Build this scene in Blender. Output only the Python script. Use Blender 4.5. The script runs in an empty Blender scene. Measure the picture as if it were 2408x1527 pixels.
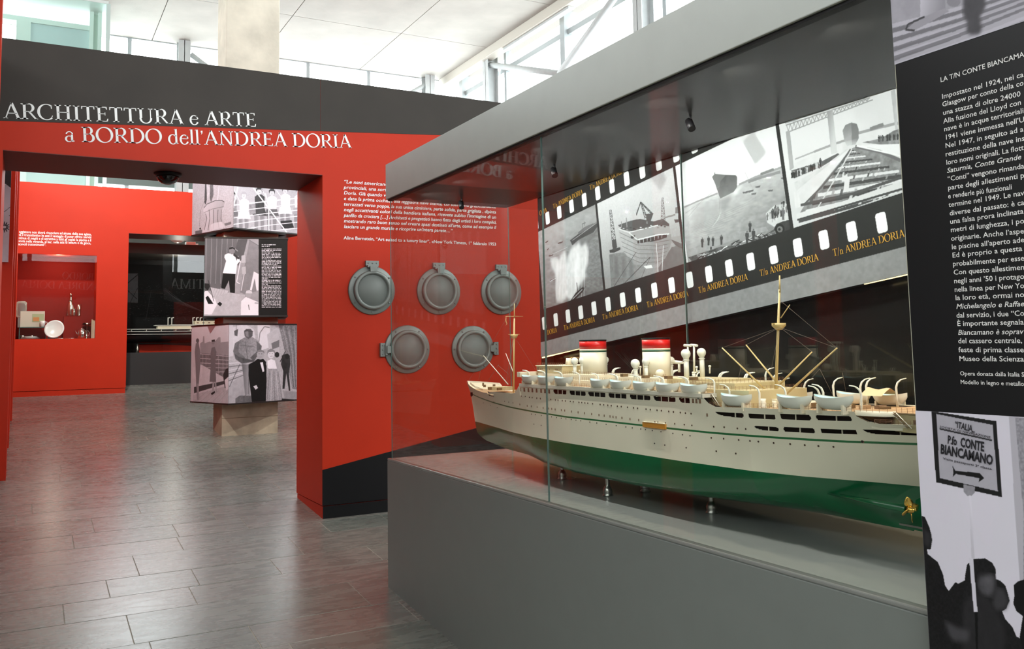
import bpy, bmesh, math, random
import numpy as np
from mathutils import Vector, Matrix
random.seed(7); rng = np.random.default_rng(7)
sc = bpy.context.scene
PI = math.pi

# ---------------------------------------------------------------- camera
F_PX, YAW, PITCH, ROLL, PPY = 2080.7, 0.50158, 0.0916474, -0.01913875, 625.98
CAM = np.array([0.0, 0.0, 1.6])
_f = np.array([math.sin(YAW)*math.cos(PITCH), math.cos(YAW)*math.cos(PITCH), math.sin(PITCH)])
_r0 = np.array([math.cos(YAW), -math.sin(YAW), 0.0]); _u0 = np.cross(_r0, _f)
_r = _r0*math.cos(ROLL) + _u0*math.sin(ROLL); _u = _u0*math.cos(ROLL) - _r0*math.sin(ROLL)
cd = bpy.data.cameras.new('camera'); cam = bpy.data.objects.new('camera', cd)
sc.collection.objects.link(cam); sc.camera = cam
M = Matrix.Identity(4)
for i in range(3):
    M[i][0] = _r[i]; M[i][1] = _u[i]; M[i][2] = -_f[i]; M[i][3] = CAM[i]
cam.matrix_world = M
cd.sensor_fit = 'HORIZONTAL'; cd.sensor_width = 36.0; cd.lens = 36.0*F_PX/2408
cd.shift_y = -(763.5-PPY)/2408
cd.clip_start = 0.02; cd.clip_end = 200

# ---------------------------------------------------------------- light of the place
sc.view_settings.view_transform = 'Standard'; sc.view_settings.look = 'None'
sc.view_settings.gamma = 1.0; sc.view_settings.use_curve_mapping = False
sc.view_settings.exposure = 0.0
SKY = 9.5
w = bpy.data.worlds.new('overcast_sky'); sc.world = w; w.use_nodes = True
bg = w.node_tree.nodes['Background']; bg.inputs[0].default_value = (0.93, 0.97, 1.0, 1); bg.inputs[1].default_value = SKY
sc.cycles.max_bounces = 10; sc.cycles.diffuse_bounces = 5; sc.cycles.glossy_bounces = 4
sc.cycles.transparent_max_bounces = 24; sc.cycles.use_denoising = True
sc.cycles.caustics_reflective = False; sc.cycles.caustics_refractive = False
sc.cycles.sample_clamp_indirect = 6

def area(name, loc, target, sx, sy, power, col=(1, 1, 1), portal=False, parent=None, spread=PI):
    l = bpy.data.lights.new(name, 'AREA'); l.shape = 'RECTANGLE'; l.size = sx; l.size_y = sy
    l.energy = power; l.color = col; l.spread = spread
    if portal: l.cycles.is_portal = True
    o = bpy.data.objects.new(name, l); sc.collection.objects.link(o)
    o.location = loc
    d = Vector(target)-Vector(loc)
    o.rotation_euler = d.to_track_quat('-Z', 'Y').to_euler()
    if parent: o.parent = parent
    return o

# rays through the photograph's pixels, used offline-style to find where a thing stands on a known plane
def ray(x, y): return _f+(x-1204)/F_PX*_r-(y-PPY)/F_PX*_u
def onx(x, y, X): d = ray(x, y); return CAM+d*(X/d[0])
def ony(x, y, Y): d = ray(x, y); return CAM+d*(Y/d[1])
def onz(x, y, z): d = ray(x, y); return CAM+d*((z-1.6)/d[2])

SLOPE, Y0 = 0.082, 5.826                     # the floor is a ramp climbing away from the camera
def fz(y): return SLOPE*(y-Y0)

# ---------------------------------------------------------------- materials
MATS = {}
def srgb(r, g, b):
    return tuple(((c/255)/12.92 if c/255 <= .04045 else ((c/255+.055)/1.055)**2.4) for c in (r, g, b))
def mat(name, col, rough=.5, metal=0, spec=.5, noise=0, nscale=8, bump=0, bscale=60, coat=0, emit=None, estr=0, stretch=None, vary=0):
    if name in MATS: return MATS[name]
    m = bpy.data.materials.new(name); m.use_nodes = True; nt = m.node_tree; N = nt.nodes; L = nt.links
    b = N['Principled BSDF']; b.inputs['Base Color'].default_value = (*col, 1)
    b.inputs['Roughness'].default_value = rough; b.inputs['Metallic'].default_value = metal
    b.inputs['Specular IOR Level'].default_value = spec; b.inputs['Coat Weight'].default_value = coat
    b.inputs['Coat Roughness'].default_value = .08
    if emit: b.inputs['Emission Color'].default_value = (*emit, 1); b.inputs['Emission Strength'].default_value = estr
    if noise or bump or vary:
        tc = N.new('ShaderNodeTexCoord'); mp = N.new('ShaderNodeMapping')
        L.new(tc.outputs['Object'], mp.inputs[0])
        if stretch: mp.inputs['Scale'].default_value = stretch
    if noise or vary:
        nz = N.new('ShaderNodeTexNoise'); nz.inputs['Scale'].default_value = nscale; nz.inputs['Detail'].default_value = 6
        L.new(mp.outputs[0], nz.inputs[0])
        mr = N.new('ShaderNodeMapRange'); mr.inputs[1].default_value = .3; mr.inputs[2].default_value = .7
        mr.inputs[3].default_value = 1-noise; mr.inputs[4].default_value = 1+noise
        L.new(nz.outputs[0], mr.inputs[0])
        src = mr.outputs[0]
        if vary:
            oi = N.new('ShaderNodeObjectInfo'); m2 = N.new('ShaderNodeMapRange')
            m2.inputs[3].default_value = 1-vary; m2.inputs[4].default_value = 1+vary
            L.new(oi.outputs['Random'], m2.inputs[0])
            mm = N.new('ShaderNodeMath'); mm.operation = 'MULTIPLY'; L.new(src, mm.inputs[0]); L.new(m2.outputs[0], mm.inputs[1]); src = mm.outputs[0]
        vm = N.new('ShaderNodeVectorMath'); vm.operation = 'SCALE'; vm.inputs[0].default_value = col
        L.new(src, vm.inputs['Scale']); L.new(vm.outputs[0], b.inputs['Base Color'])
    if bump:
        n2 = N.new('ShaderNodeTexNoise'); n2.inputs['Scale'].default_value = bscale; n2.inputs['Detail'].default_value = 5
        L.new(mp.outputs[0], n2.inputs[0])
        bp = N.new('ShaderNodeBump'); bp.inputs['Strength'].default_value = bump; bp.inputs['Distance'].default_value = .01
        L.new(n2.outputs[0], bp.inputs['Height']); L.new(bp.outputs[0], b.inputs['Normal'])
    MATS[name] = m; return m

def glass_mat(name, tint=(1, 1, 1), ior=1.52, refl=(1, 1, 1)):
    """thin clear sheet: light passes straight through, Fresnel share is mirrored; same from both sides"""
    m = bpy.data.materials.new(name); m.use_nodes = True; nt = m.node_tree; N = nt.nodes; L = nt.links
    N.remove(N['Principled BSDF']); out = N['Material Output']
    ge = N.new('ShaderNodeNewGeometry'); mr = N.new('ShaderNodeMapRange')
    mr.inputs[3].default_value = ior; mr.inputs[4].default_value = 1/ior
    L.new(ge.outputs['Backfacing'], mr.inputs[0])
    fr = N.new('ShaderNodeFresnel'); L.new(mr.outputs[0], fr.inputs['IOR'])
    tr = N.new('ShaderNodeBsdfTransparent'); tr.inputs[0].default_value = (*tint, 1)
    gl = N.new('ShaderNodeBsdfGlossy'); gl.inputs['Roughness'].default_value = 0.0; gl.inputs[0].default_value = (*refl, 1)
    mx = N.new('ShaderNodeMixShader'); L.new(fr.outputs[0], mx.inputs[0]); L.new(tr.outputs[0], mx.inputs[1]); L.new(gl.outputs[0], mx.inputs[2])
    L.new(mx.outputs[0], out.inputs[0]); MATS[name] = m; return m

RED = mat('red_paint', (.48, .028, .009), .5, spec=.15, noise=.03, nscale=3, bump=.03, bscale=220)
DARK = mat('dark_paint', (.036, .030, .025), .6, spec=.25, noise=.12, nscale=2.5, bump=.03, bscale=200)
BLACK = mat('black_paint', (.006, .006, .007), .42, spec=.22)
BLACKGLOSS = mat('black_gloss', (.006, .006, .007), .07, spec=.6)
GREY = mat('grey_paint', (.50, .53, .50), .38, noise=.02, bump=.02, bscale=300)
GREYD = mat('plinth_grey', (.195, .215, .202), .35, noise=.02, bump=.02, bscale=300)
CONC = mat('fair_concrete', (.40, .378, .345), .8, noise=.10, nscale=1.4, bump=.15, bscale=30)
CONCP = mat('pillar_concrete', (.70, .65, .54), .8, noise=.14, nscale=3, bump=.25, bscale=25)
STEEL = mat('painted_steel', (.46, .48, .48), .5, metal=0, noise=.05)
WHITEP = mat('white_paint', (.80, .79, .74), .5)
LETTER = mat('white_lettering', (.82, .82, .80), .55)
GOLD = mat('ochre_lettering', (.72, .36, .03), .55)
GLASS = glass_mat('clear_glass', (.965, .985, .975), refl=(.6, .6, .6))
GLASSE = mat('glass_edge', (.10, .17, .155), .25, spec=.5)
GLASSG = glass_mat('green_glass', (.93, 1.0, .975))
GLASSN = glass_mat('low_glare_glass', (.965, .985, .975), refl=(.22, .22, .22))
GREYM = mat('porthole_grey', (.20, .215, .20), .42, metal=.25, noise=.05, bump=.06, bscale=80)
CREAM = mat('cream_enamel', (.78, .70, .53), .38, noise=.03, nscale=12)
TIMBER = mat('deck_timber', (.40, .26, .14), .6, noise=.12, nscale=40)
BEIGE = mat('house_beige', (.56, .47, .27), .45, noise=.04, nscale=14)
SPAR = mat('varnished_spar', (.55, .41, .17), .4)
BROWN = mat('brown_fittings', (.16, .095, .04), .5)
BRASS = mat('brass', (.78, .50, .12), .22, metal=1)
CHROME = mat('polished_metal', (.75, .73, .68), .12, metal=1)
PEWTER = mat('turned_pewter', (.42, .41, .38), .28, metal=1)
PORC = mat('porcelain', (.85, .86, .84), .2, coat=.4)

# ---------------------------------------------------------------- mesh tools
def link(o): sc.collection.objects.link(o); return o
def tag(o, label=None, cat=None, group=None, kind=None):
    if label: o['label'] = label
    if cat: o['category'] = cat
    if group: o['group'] = group
    if kind: o['kind'] = kind
    return o
def empty(name, loc, label=None, cat=None, group=None, rz=0, kind=None):
    o = bpy.data.objects.new(name, None); o.empty_display_size = .1; link(o); o.location = loc; o.rotation_euler = (0, 0, rz)
    return tag(o, label, cat, group, kind)

class MB:
    """collects polygons; build() links them as ONE mesh object"""
    def __init__(s): s.v = []; s.f = []; s.m = []; s.sm = []; s.mi = 0
    def add(s, vs, fs, smooth=False):
        o = len(s.v); s.v.extend([tuple(map(float, p)) for p in vs])
        for f in fs: s.f.append(tuple(i+o for i in f)); s.m.append(s.mi); s.sm.append(smooth)
        return s
    def box(s, a, b):
        (x0, y0, z0), (x1, y1, z1) = a, b
        x0, x1 = min(x0, x1), max(x0, x1); y0, y1 = min(y0, y1), max(y0, y1); z0, z1 = min(z0, z1), max(z0, z1)
        return s.add([(x0, y0, z0), (x1, y0, z0), (x1, y1, z0), (x0, y1, z0), (x0, y0, z1), (x1, y0, z1), (x1, y1, z1), (x0, y1, z1)],
                     [(0, 3, 2, 1), (4, 5, 6, 7), (0, 1, 5, 4), (1, 2, 6, 5), (2, 3, 7, 6), (3, 0, 4, 7)])
    def cbox(s, c, d, rot=None):
        h = [x/2 for x in d]; R_ = rot or Matrix.Identity(3)
        vs = []
        for sx, sy, sz in ((-1, -1, -1), (1, -1, -1), (1, 1, -1), (-1, 1, -1), (-1, -1, 1), (1, -1, 1), (1, 1, 1), (-1, 1, 1)):
            vs.append(Vector(c)+R_ @ Vector((sx*h[0], sy*h[1], sz*h[2])))
        return s.add(vs, [(0, 3, 2, 1), (4, 5, 6, 7), (0, 1, 5, 4), (1, 2, 6, 5), (2, 3, 7, 6), (3, 0, 4, 7)])
    def tube(s, p, q, r, r2=None, n=8, cap=True, smooth=True):
        p, q = Vector(p), Vector(q); r2 = r if r2 is None else r2
        d = (q-p).normalized(); a = d.orthogonal().normalized(); b = d.cross(a)
        vs = []
        for c, rr in ((p, r), (q, r2)):
            for i in range(n):
                t = 2*PI*i/n; vs.append(c+a*(math.cos(t)*rr)+b*(math.sin(t)*rr))
        s.add(vs, [(i, (i+1) % n, n+(i+1) % n, n+i) for i in range(n)], smooth)
        if cap: s.add(vs[:n], [tuple(range(n))[::-1]]); s.add(vs[n:], [tuple(range(n))])
        return s
    def path(s, pts, r, n=6, closed=False):
        """smooth pipe through points; r scalar or list"""
        pts = [Vector(p) for p in pts]; rs = r if isinstance(r, (list, tuple)) else [r]*len(pts)
        vs = []; prev = None
        for i, p in enumerate(pts):
            d = (pts[min(i+1, len(pts)-1)]-pts[max(i-1, 0)]).normalized()
            a = d.orthogonal().normalized() if prev is None else (prev-d*prev.dot(d)).normalized()
            prev = a; b = d.cross(a)
            for k in range(n):
                t = 2*PI*k/n; vs.append(p+a*(math.cos(t)*rs[i])+b*(math.sin(t)*rs[i]))
        m = len(pts)
        s.add(vs, [(i*n+k, i*n+(k+1) % n, (i+1)*n+(k+1) % n, (i+1)*n+k) for i in range(m-1) for k in range(n)], True)
        s.add(vs[:n], [tuple(range(n))[::-1]]); s.add(vs[-n:], [tuple(range(n))])
        return s
    def lathe(s, prof, c, axis='Z', n=24, sx=1, sy=1, smooth=True):
        """prof: list of (r, h); closed with caps when r>0 at the ends"""
        vs = []
        for r, h in prof:
            for i in range(n):
                t = 2*PI*i/n; x, y = math.cos(t)*r*sx, math.sin(t)*r*sy
                if axis == 'Z': p = (c[0]+x, c[1]+y, c[2]+h)
                elif axis == 'Y': p = (c[0]+x, c[1]+h, c[2]+y)
                else: p = (c[0]+h, c[1]+x, c[2]+y)
                vs.append(p)
        m = len(prof)
        s.add(vs, [(i*n+k, i*n+(k+1) % n, (i+1)*n+(k+1) % n, (i+1)*n+k) for i in range(m-1) for k in range(n)], smooth)
        if prof[0][0] > 1e-6: s.add(vs[:n], [tuple(range(n))[::-1]])
        if prof[-1][0] > 1e-6: s.add(vs[-n:], [tuple(range(n))])
        return s
    def prism(s, poly, a, b, axis='X'):
        """poly of 2-D points extruded along axis from a to b"""
        def P(u, v, h): return (h, u, v) if axis == 'X' else ((u, h, v) if axis == 'Y' else (u, v, h))
        n = len(poly); vs = [P(u, v, a) for u, v in poly]+[P(u, v, b) for u, v in poly]
        return s.add(vs, [tuple(range(n)), tuple(range(2*n-1, n-1, -1))]+[(i, i+n, (i+1) % n+n, (i+1) % n) for i in range(n)])
    def sphere(s, c, r, n=12, m=8, sc_=(1, 1, 1)):
        vs = []
        for j in range(m+1):
            ph = PI*j/m
            for i in range(n):
                t = 2*PI*i/n
                vs.append((c[0]+r*sc_[0]*math.sin(ph)*math.cos(t), c[1]+r*sc_[1]*math.sin(ph)*math.sin(t), c[2]+r*sc_[2]*math.cos(ph)))
        return s.add(vs, [(j*n+i, (j+1)*n+i, (j+1)*n+(i+1) % n, j*n+(i+1) % n) for j in range(m) for i in range(n)], True)
    def grid(s, P, smooth=True, flip=False):
        """P[i][j] points"""
        a, b = len(P), len(P[0]); vs = [p for r in P for p in r]
        fs = [(i*b+j, (i+1)*b+j, (i+1)*b+j+1, i*b+j+1) for i in range(a-1) for j in range(b-1)]
        if flip: fs = [f[::-1] for f in fs]
        return s.add(vs, fs, smooth)
    def build(s, name, mats, parent=None, bevel=0, origin=None, fixn=True):
        if not isinstance(mats, (list, tuple)): mats = [mats]
        off = Vector(parent.matrix_world.translation) if parent is not None else Vector((0, 0, 0))
        base = Vector(origin) if origin is not None else None
        if parent is not None: wl = parent_world(parent); off = wl
        sh = base if base is not None else off
        me = bpy.data.meshes.new(name)
        me.from_pydata([tuple(Vector(p)-sh) for p in s.v], [], s.f)
        for m in mats: me.materials.append(m)
        me.polygons.foreach_set('material_index', s.m); me.polygons.foreach_set('use_smooth', s.sm)
        me.update()
        if fixn:
            bm = bmesh.new(); bm.from_mesh(me); bmesh.ops.remove_doubles(bm, verts=bm.verts, dist=1e-6)
            bmesh.ops.recalc_face_normals(bm, faces=bm.faces); bm.to_mesh(me); bm.free()
        o = bpy.data.objects.new(name, me); link(o)
        if parent is not None: o.parent = parent
        o.location = (sh-off) if parent is not None else sh
        if bevel:
            bv = o.modifiers.new('bevel', 'BEVEL'); bv.width = bevel; bv.segments = 2; bv.limit_method = 'ANGLE'; bv.angle_limit = .7
        return o
def parent_world(p):
    v = Vector(p.location)
    while p.parent is not None: p = p.parent; v += Vector(p.location)
    return v
def copy_tree(o, parent=None):
    c = o.copy(); link(c); c.parent = parent
    for ch in list(o.children): copy_tree(ch, c)
    return c

# ---------------------------------------------------------------- lettering
def text_mesh(s, size, shear=0, width=None, bold=0):
    cu = bpy.data.curves.new('lettering', 'FONT'); cu.body = s; cu.size = 1; cu.shear = shear
    cu.resolution_u = 2; cu.offset = bold; cu.fill_mode = 'FRONT'
    o = bpy.data.objects.new('t', cu); link(o)
    bpy.context.view_layer.update()
    me = bpy.data.meshes.new_from_object(o.evaluated_get(bpy.context.evaluated_depsgraph_get()))
    bpy.data.objects.remove(o); bpy.data.curves.remove(cu)
    co = np.empty(len(me.vertices)*3); me.vertices.foreach_get('co', co); co = co.reshape(-1, 3)
    fs = [tuple(p.vertices) for p in me.polygons]
    bpy.data.meshes.remove(me)
    if len(co) == 0: return co, fs
    co *= size
    if width: co[:, 0] *= width/max(co[:, 0].max(), 1e-6)
    return co, fs
def place_text(mb, co, fs, org, ux, uy, off=(0, 0, 0)):
    org, ux, uy = np.array(org, float), np.array(ux, float), np.array(uy, float)
    V = org+co[:, :1]*ux+co[:, 1:2]*uy+np.array(off)
    mb.add(V, fs)
def line_between(mb, s, P0, P1, h, up=(0, 0, 1), off=(0, 0, 0), shear=0, bold=0):
    """one line of lettering stretched from P0 to P1 on its wall, letter height h (cap height)"""
    P0, P1 = np.array(P0, float), np.array(P1, float); L_ = np.linalg.norm(P1-P0); ux = (P1-P0)/L_
    up = np.array(up, float); up = up-ux*up.dot(ux); up /= np.linalg.norm(up)
    co, fs = text_mesh(s, h/.72, shear, width=L_, bold=bold)
    place_text(mb, co, fs, P0, ux, up, off)

# serif capitals drawn from strokes (height 1). each glyph: (advance, [polygons])
def _stem(x, y0, y1, w, sl=.10, sr=.10, top=True, bot=True, th=.035):
    P = [[(x-w/2, y0), (x+w/2, y0), (x+w/2, y1), (x-w/2, y1)]]
    for ok, y, d in ((bot, y0, 1), (top, y1, -1)):
        if ok:
            P.append([(x-w/2-sl, y), (x+w/2+sr, y), (x+w/2+sr, y+d*th*.6), (x+w/2, y+d*th*2.2), (x-w/2, y+d*th*2.2), (x-w/2-sl, y+d*th*.6)])
    return P
def _bar(x0, x1, y, t=.045): return [[(x0, y-t/2), (x1, y-t/2), (x1, y+t/2), (x0, y+t/2)]]
def _arc(cx, cy, rx, ry, a0, a1, tn, tk, n=14, tilt=0):
    """stroke thick (tk) where it runs upright, thin (tn) where it runs level"""
    P = []; pts = []
    for i in range(n+1):
        a = math.radians(a0+(a1-a0)*i/n); w_ = tn+(tk-tn)*abs(math.cos(a-tilt))**1.6
        c, s_ = math.cos(a), math.sin(a)
        pts.append(((cx+(rx-w_/2)*c, cy+(ry-w_/2)*s_), (cx+(rx+w_/2)*c, cy+(ry+w_/2)*s_)))
    for i in range(n): P.append([pts[i][0], pts[i][1], pts[i+1][1], pts[i+1][0]])
    return P
def _diag(x0, y0, x1, y1, w): return [[(x0-w/2, y0), (x0+w/2, y0), (x1+w/2, y1), (x1-w/2, y1)]]
def serif_glyphs():
    G = {}; W = .128; T = .04
    def foot(x, y, s_=.11, d=1, th=.03): return [[(x-s_, y), (x+s_, y), (x+s_, y+d*th*.7), (x+s_*.35, y+d*th*1.8), (x-s_*.35, y+d*th*1.8), (x-s_, y+d*th*.7)]]
    G['I'] = (.40, _stem(.20, 0, 1, W))
    G['T'] = (.72, _stem(.36, 0, 1, W, top=False)+_bar(.04, .68, .975, .05)+[[(.04, .8), (.075, .8), (.10, .95), (.04, 1)], [(.645, .8), (.68, .8), (.68, 1), (.62, .95)]])
    G['H'] = (.88, _stem(.20, 0, 1, W)+_stem(.68, 0, 1, W)+_bar(.2, .68, .52))
    G['E'] = (.66, _stem(.18, 0, 1, W)+_bar(.18, .57, .975, .05)+_bar(.18, .60, .025, .05)+_bar(.18, .48, .52)+[[(.54, .82), (.575, .82), (.575, 1), (.50, .96)], [(.585, .2), (.625, .2), (.60, 0), (.53, .04)], [(.46, .42), (.49, .42), (.49, .62), (.46, .62)]])
    G['A'] = (.80, _diag(.11, 0, .40, 1.02, .06)+_diag(.70, 0, .40, 1.02, .135)+_bar(.20, .62, .34)+foot(.11, 0)+foot(.70, 0))
    G['R'] = (.76, _stem(.18, 0, 1, W)+_bar(.18, .40, .975, .045)+_bar(.18, .40, .50, .04)+_arc(.38, .737, .20, .262, -90, 90, .052, .132)+_diag(.70, 0, .38, .50, .11)+[[(.62, 0), (.80, 0), (.80, .03), (.70, .04)]])
    G['B'] = (.70, _stem(.18, 0, 1, W)+_bar(.18, .36, .975, .045)+_bar(.18, .38, .53, .04)+_bar(.18, .38, .022, .045)+_arc(.35, .763, .17, .235, -90, 90, .052, .122)+_arc(.37, .27, .225, .27, -90, 90, .052, .132))
    G['D'] = (.84, _stem(.18, 0, 1, W)+_bar(.18, .36, .978, .045)+_bar(.18, .36, .022, .045)+_arc(.34, .5, .40, .5, -90, 90, .055, .132, 18))
    G['O'] = (.88, _arc(.44, .5, .37, .51, 0, 360, .052, .132, 30, tilt=.25))
    G['C'] = (.78, _arc(.44, .5, .37, .51, 48, 312, .052, .132, 24)+[[(.66, .72), (.70, .72), (.70, .96), (.64, .90)], [(.64, .10), (.70, .16), (.73, .28), (.70, .28)]])
    G['U'] = (.86, _stem(.18, .34, 1, W, bot=False)+_stem(.68, .34, 1, .05, bot=False)+_arc(.43, .34, .275, .355, 180, 360, .06, .105, 16))
    G['N'] = (.88, _stem(.17, 0, 1, .062)+_stem(.71, 0, 1, .062, bot=False)+_diag(.71, -.02, .15, 1, .12))
    G['L'] = (.60, _stem(.18, 0, 1, W)+_bar(.18, .55, .025, .05)+[[(.53, .2), (.57, .2), (.55, 0), (.48, .04)]])
    G['M'] = (1.04, _stem(.15, 0, 1, .062)+_stem(.88, 0, 1, W)+_diag(.50, .04, .17, 1, .11)+_diag(.50, .04, .84, 1, .05))
    G['a'] = (.50, _stem(.36, .06, .46, .105, top=False, bot=False)+_arc(.24, .46, .15, .20, 10, 165, .045, .07, 12)+_arc(.22, .18, .15, .19, 60, 300, .05, .10, 14)+[[(.33, .0), (.46, .0), (.48, .05), (.40, .10), (.32, .10)]])
    G['e'] = (.52, _arc(.27, .32, .20, .33, 40, 335, .055, .108, 20)+_bar(.10, .44, .38, .04)+_arc(.27, .40, .185, .25, 0, 60, .04, .07, 6))
    G['d'] = (.60, _stem(.44, .03, 1.05, .105, top=False, bot=False)+_arc(.26, .32, .20, .33, 40, 320, .055, .108, 18)+[[(.34, 1.0), (.44, 1.02), (.44, 1.05), (.34, 1.03)], [(.42, 0), (.55, .03), (.55, .06), (.42, .06)]])
    G['l'] = (.30, _stem(.15, 0, 1.05, .105, top=False)+[[(.04, 1.0), (.15, 1.02), (.15, 1.05), (.04, 1.03)]])
    G['n'] = (.60, _stem(.16, 0, .62, .105, top=False, sl=.07, sr=.07)+_stem(.44, 0, .42, .105, top=False, sl=.07, sr=.07)+_arc(.29, .42, .155, .20, 0, 170, .06, .105, 10)+[[(.05, .58), (.16, .60), (.16, .64), (.05, .62)]])
    G["'"] = (.20, [[(.06, .98), (.16, .98), (.14, .80), (.06, .70), (.10, .84), (.05, .86)]])
    G['/'] = (.36, _diag(.04, -.12, .30, 1.05, .05))
    G[' '] = (.30, [])
    return G
SERIF = serif_glyphs()
def serif_line(mb, s, P0, P1, h, up=(0, 0, 1), off=(0, 0, 0), thick=0):
    P0, P1 = np.array(P0, float), np.array(P1, float); L_ = np.linalg.norm(P1-P0); ux = (P1-P0)/L_
    up = np.array(up, float); up = up-ux*up.dot(ux); up /= np.linalg.norm(up); off = np.array(off, float)
    tot = sum(SERIF[c][0] for c in s); k = L_/tot; x = 0
    for c in s:
        a, P = SERIF[c]
        for i, p in enumerate(P):
            pts = [P0+ux*((x+q[0])*k)+up*(q[1]*h)+off for q in p]
            mb.add(pts, [tuple(range(len(p)))])
        x += a
# ================================================================ THE HALL
CZ, YF, XR, XL, YB = 8.68, 21.0, 9.9, -8.0, -7.0
# ---- floor: solid ramp with slate tiles as parts
flo = MB(); flo.prism([(YB-1, fz(YB-1)-.4), (YF+2, fz(YF+2)-.4), (YF+2, fz(YF+2)-.0016), (YB-1, fz(YB-1)-.0016)], XL-1, XR+1, 'X')
JOINT = mat('pale_joint', (.42, .40, .33), .7, noise=.15)
floor = flo.build('floor', JOINT); tag(floor, kind='structure')
def slate():
    m = bpy.data.materials.new('slate'); m.use_nodes = True; nt = m.node_tree; N = nt.nodes; L = nt.links; b = N['Principled BSDF']
    tc = N.new('ShaderNodeTexCoord'); oi = N.new('ShaderNodeObjectInfo')
    add = N.new('ShaderNodeVectorMath'); add.operation = 'ADD'
    sc_ = N.new('ShaderNodeVectorMath'); sc_.operation = 'SCALE'; sc_.inputs[0].default_value = (37, 11, 5)
    L.new(oi.outputs['Random'], sc_.inputs['Scale']); L.new(tc.outputs['Object'], add.inputs[0]); L.new(sc_.outputs[0], add.inputs[1])
    mp = N.new('ShaderNodeMapping'); mp.inputs['Scale'].default_value = (2.2, 9, 4); L.new(add.outputs[0], mp.inputs[0])
    nz = N.new('ShaderNodeTexNoise'); nz.inputs['Scale'].default_value = 1.6; nz.inputs['Detail'].default_value = 8; nz.inputs['Distortion'].default_value = 1.2; L.new(mp.outputs[0], nz.inputs[0])
    n2 = N.new('ShaderNodeTexNoise'); n2.inputs['Scale'].default_value = 1.1; n2.inputs['Detail'].default_value = 3; L.new(add.outputs[0], n2.inputs[0])
    c1 = N.new('ShaderNodeValToRGB'); e = c1.color_ramp.elements
    e[0].position = 0; e[0].color = (.118, .130, .112, 1); e[1].position = 1; e[1].color = (.215, .182, .162, 1)
    e2 = c1.color_ramp.elements.new(.45); e2.color = (.175, .183, .163, 1)
    mr = N.new('ShaderNodeMath'); mr.operation = 'ADD'; s1 = N.new('ShaderNodeMath'); s1.operation = 'MULTIPLY'; s1.inputs[1].default_value = .8
    L.new(n2.outputs[0], s1.inputs[0]); s3 = N.new('ShaderNodeMath'); s3.operation = 'MULTIPLY_ADD'; s3.inputs[1].default_value = .55; s3.inputs[2].default_value = -.15
    L.new(oi.outputs['Random'], s3.inputs[0]); L.new(s1.outputs[0], mr.inputs[0]); L.new(s3.outputs[0], mr.inputs[1]); L.new(mr.outputs[0], c1.inputs[0])
    mx = N.new('ShaderNodeMapRange'); mx.inputs[1].default_value = .3; mx.inputs[2].default_value = .7; mx.inputs[3].default_value = .80; mx.inputs[4].default_value = 1.2
    L.new(nz.outputs[0], mx.inputs[0]); vm = N.new('ShaderNodeVectorMath'); vm.operation = 'SCALE'; L.new(c1.outputs[0], vm.inputs[0]); L.new(mx.outputs[0], vm.inputs['Scale'])
    L.new(vm.outputs[0], b.inputs['Base Color'])
    rr = N.new('ShaderNodeMapRange'); rr.inputs[3].default_value = .21; rr.inputs[4].default_value = .34; L.new(nz.outputs[0], rr.inputs[0]); L.new(rr.outputs[0], b.inputs['Roughness'])
    b.inputs['Specular IOR Level'].default_value = .9
    bp = N.new('ShaderNodeBump'); bp.inputs['Strength'].default_value = .10; bp.inputs['Distance'].default_value = .006
    L.new(nz.outputs[0], bp.inputs['Height']); L.new(bp.outputs[0], b.inputs['Normal'])
    return m
SLATE = slate()
def tile_mesh(lx, ly):
    g = .0022; c = .001; t = .022
    b = MB(); x0, x1, y0, y1 = g, lx-g, g, ly-g
    vs = [(x0, y0, -t), (x1, y0, -t), (x1, y1, -t), (x0, y1, -t), (x0, y0, -c), (x1, y0, -c), (x1, y1, -c), (x0, y1, -c),
          (x0+c, y0+c, 0), (x1-c, y0+c, 0), (x1-c, y1-c, 0), (x0+c, y1-c, 0)]
    fs = [(0, 3, 2, 1), (8, 9, 10, 11)]+[(i, (i+1) % 4, 4+(i+1) % 4, 4+i) for i in range(4)]+[(4+i, 4+(i+1) % 4, 8+(i+1) % 4, 8+i) for i in range(4)]
    me = bpy.data.meshes.new('floor_tile'); me.from_pydata(vs, [], fs); me.materials.append(SLATE); me.update(); return me
rows = []; y = 2.72
pat = [.36, .375, .36, .48, .37, .36, .44, .36]
k = 0
# rows measured in the photograph: joints at 6.03, 6.39, 6.76, 7.25
yy = 6.03; seq = [.36, .37, .49, .36, .40, .47]; rows_y = [6.03]
i = 0
while yy < 18.6: yy += seq[i % 6]; rows_y.append(yy); i += 1
yy = 6.03; back = []
for d in (.48, .36, .42, .36, .48, .36, .40, .36, .45): yy -= d; back.append(yy)
rows_y = back[::-1]+rows_y
cache = {}; ang = math.atan(SLOPE); cs = math.cos(ang)
LEN = (.55, .75, .95, 1.15, 1.4)
fixed = {6.03: [-.9, .35, 1.15, 1.9, 2.9], 6.39: [-.6, .12, .88, 1.5, 2.13, 2.98]}
nt_ = 0
for r in range(len(rows_y)-1):
    y0, y1 = rows_y[r], rows_y[r+1]; d = round((y1-y0)/cs, 3)
    rr = random.Random(r*13+5); x = -1.3-rr.random()*.8; xmax = 4.2 if y0 > 8.4 else 3.4
    while x < xmax:
        l = rr.choice(LEN) if d < .45 else rr.choice(LEN[2:])
        if (l, d) not in cache: cache[(l, d)] = tile_mesh(l, d)
        if x+l > -1.15 and nt_ < 300:
            o = bpy.data.objects.new('tile', cache[(l, d)]); link(o); o.parent = floor
            o.location = (x, y0, fz(y0)+rr.uniform(0, .0012)); o.rotation_euler = (ang, 0, 0); nt_ += 1
        x += l
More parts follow.
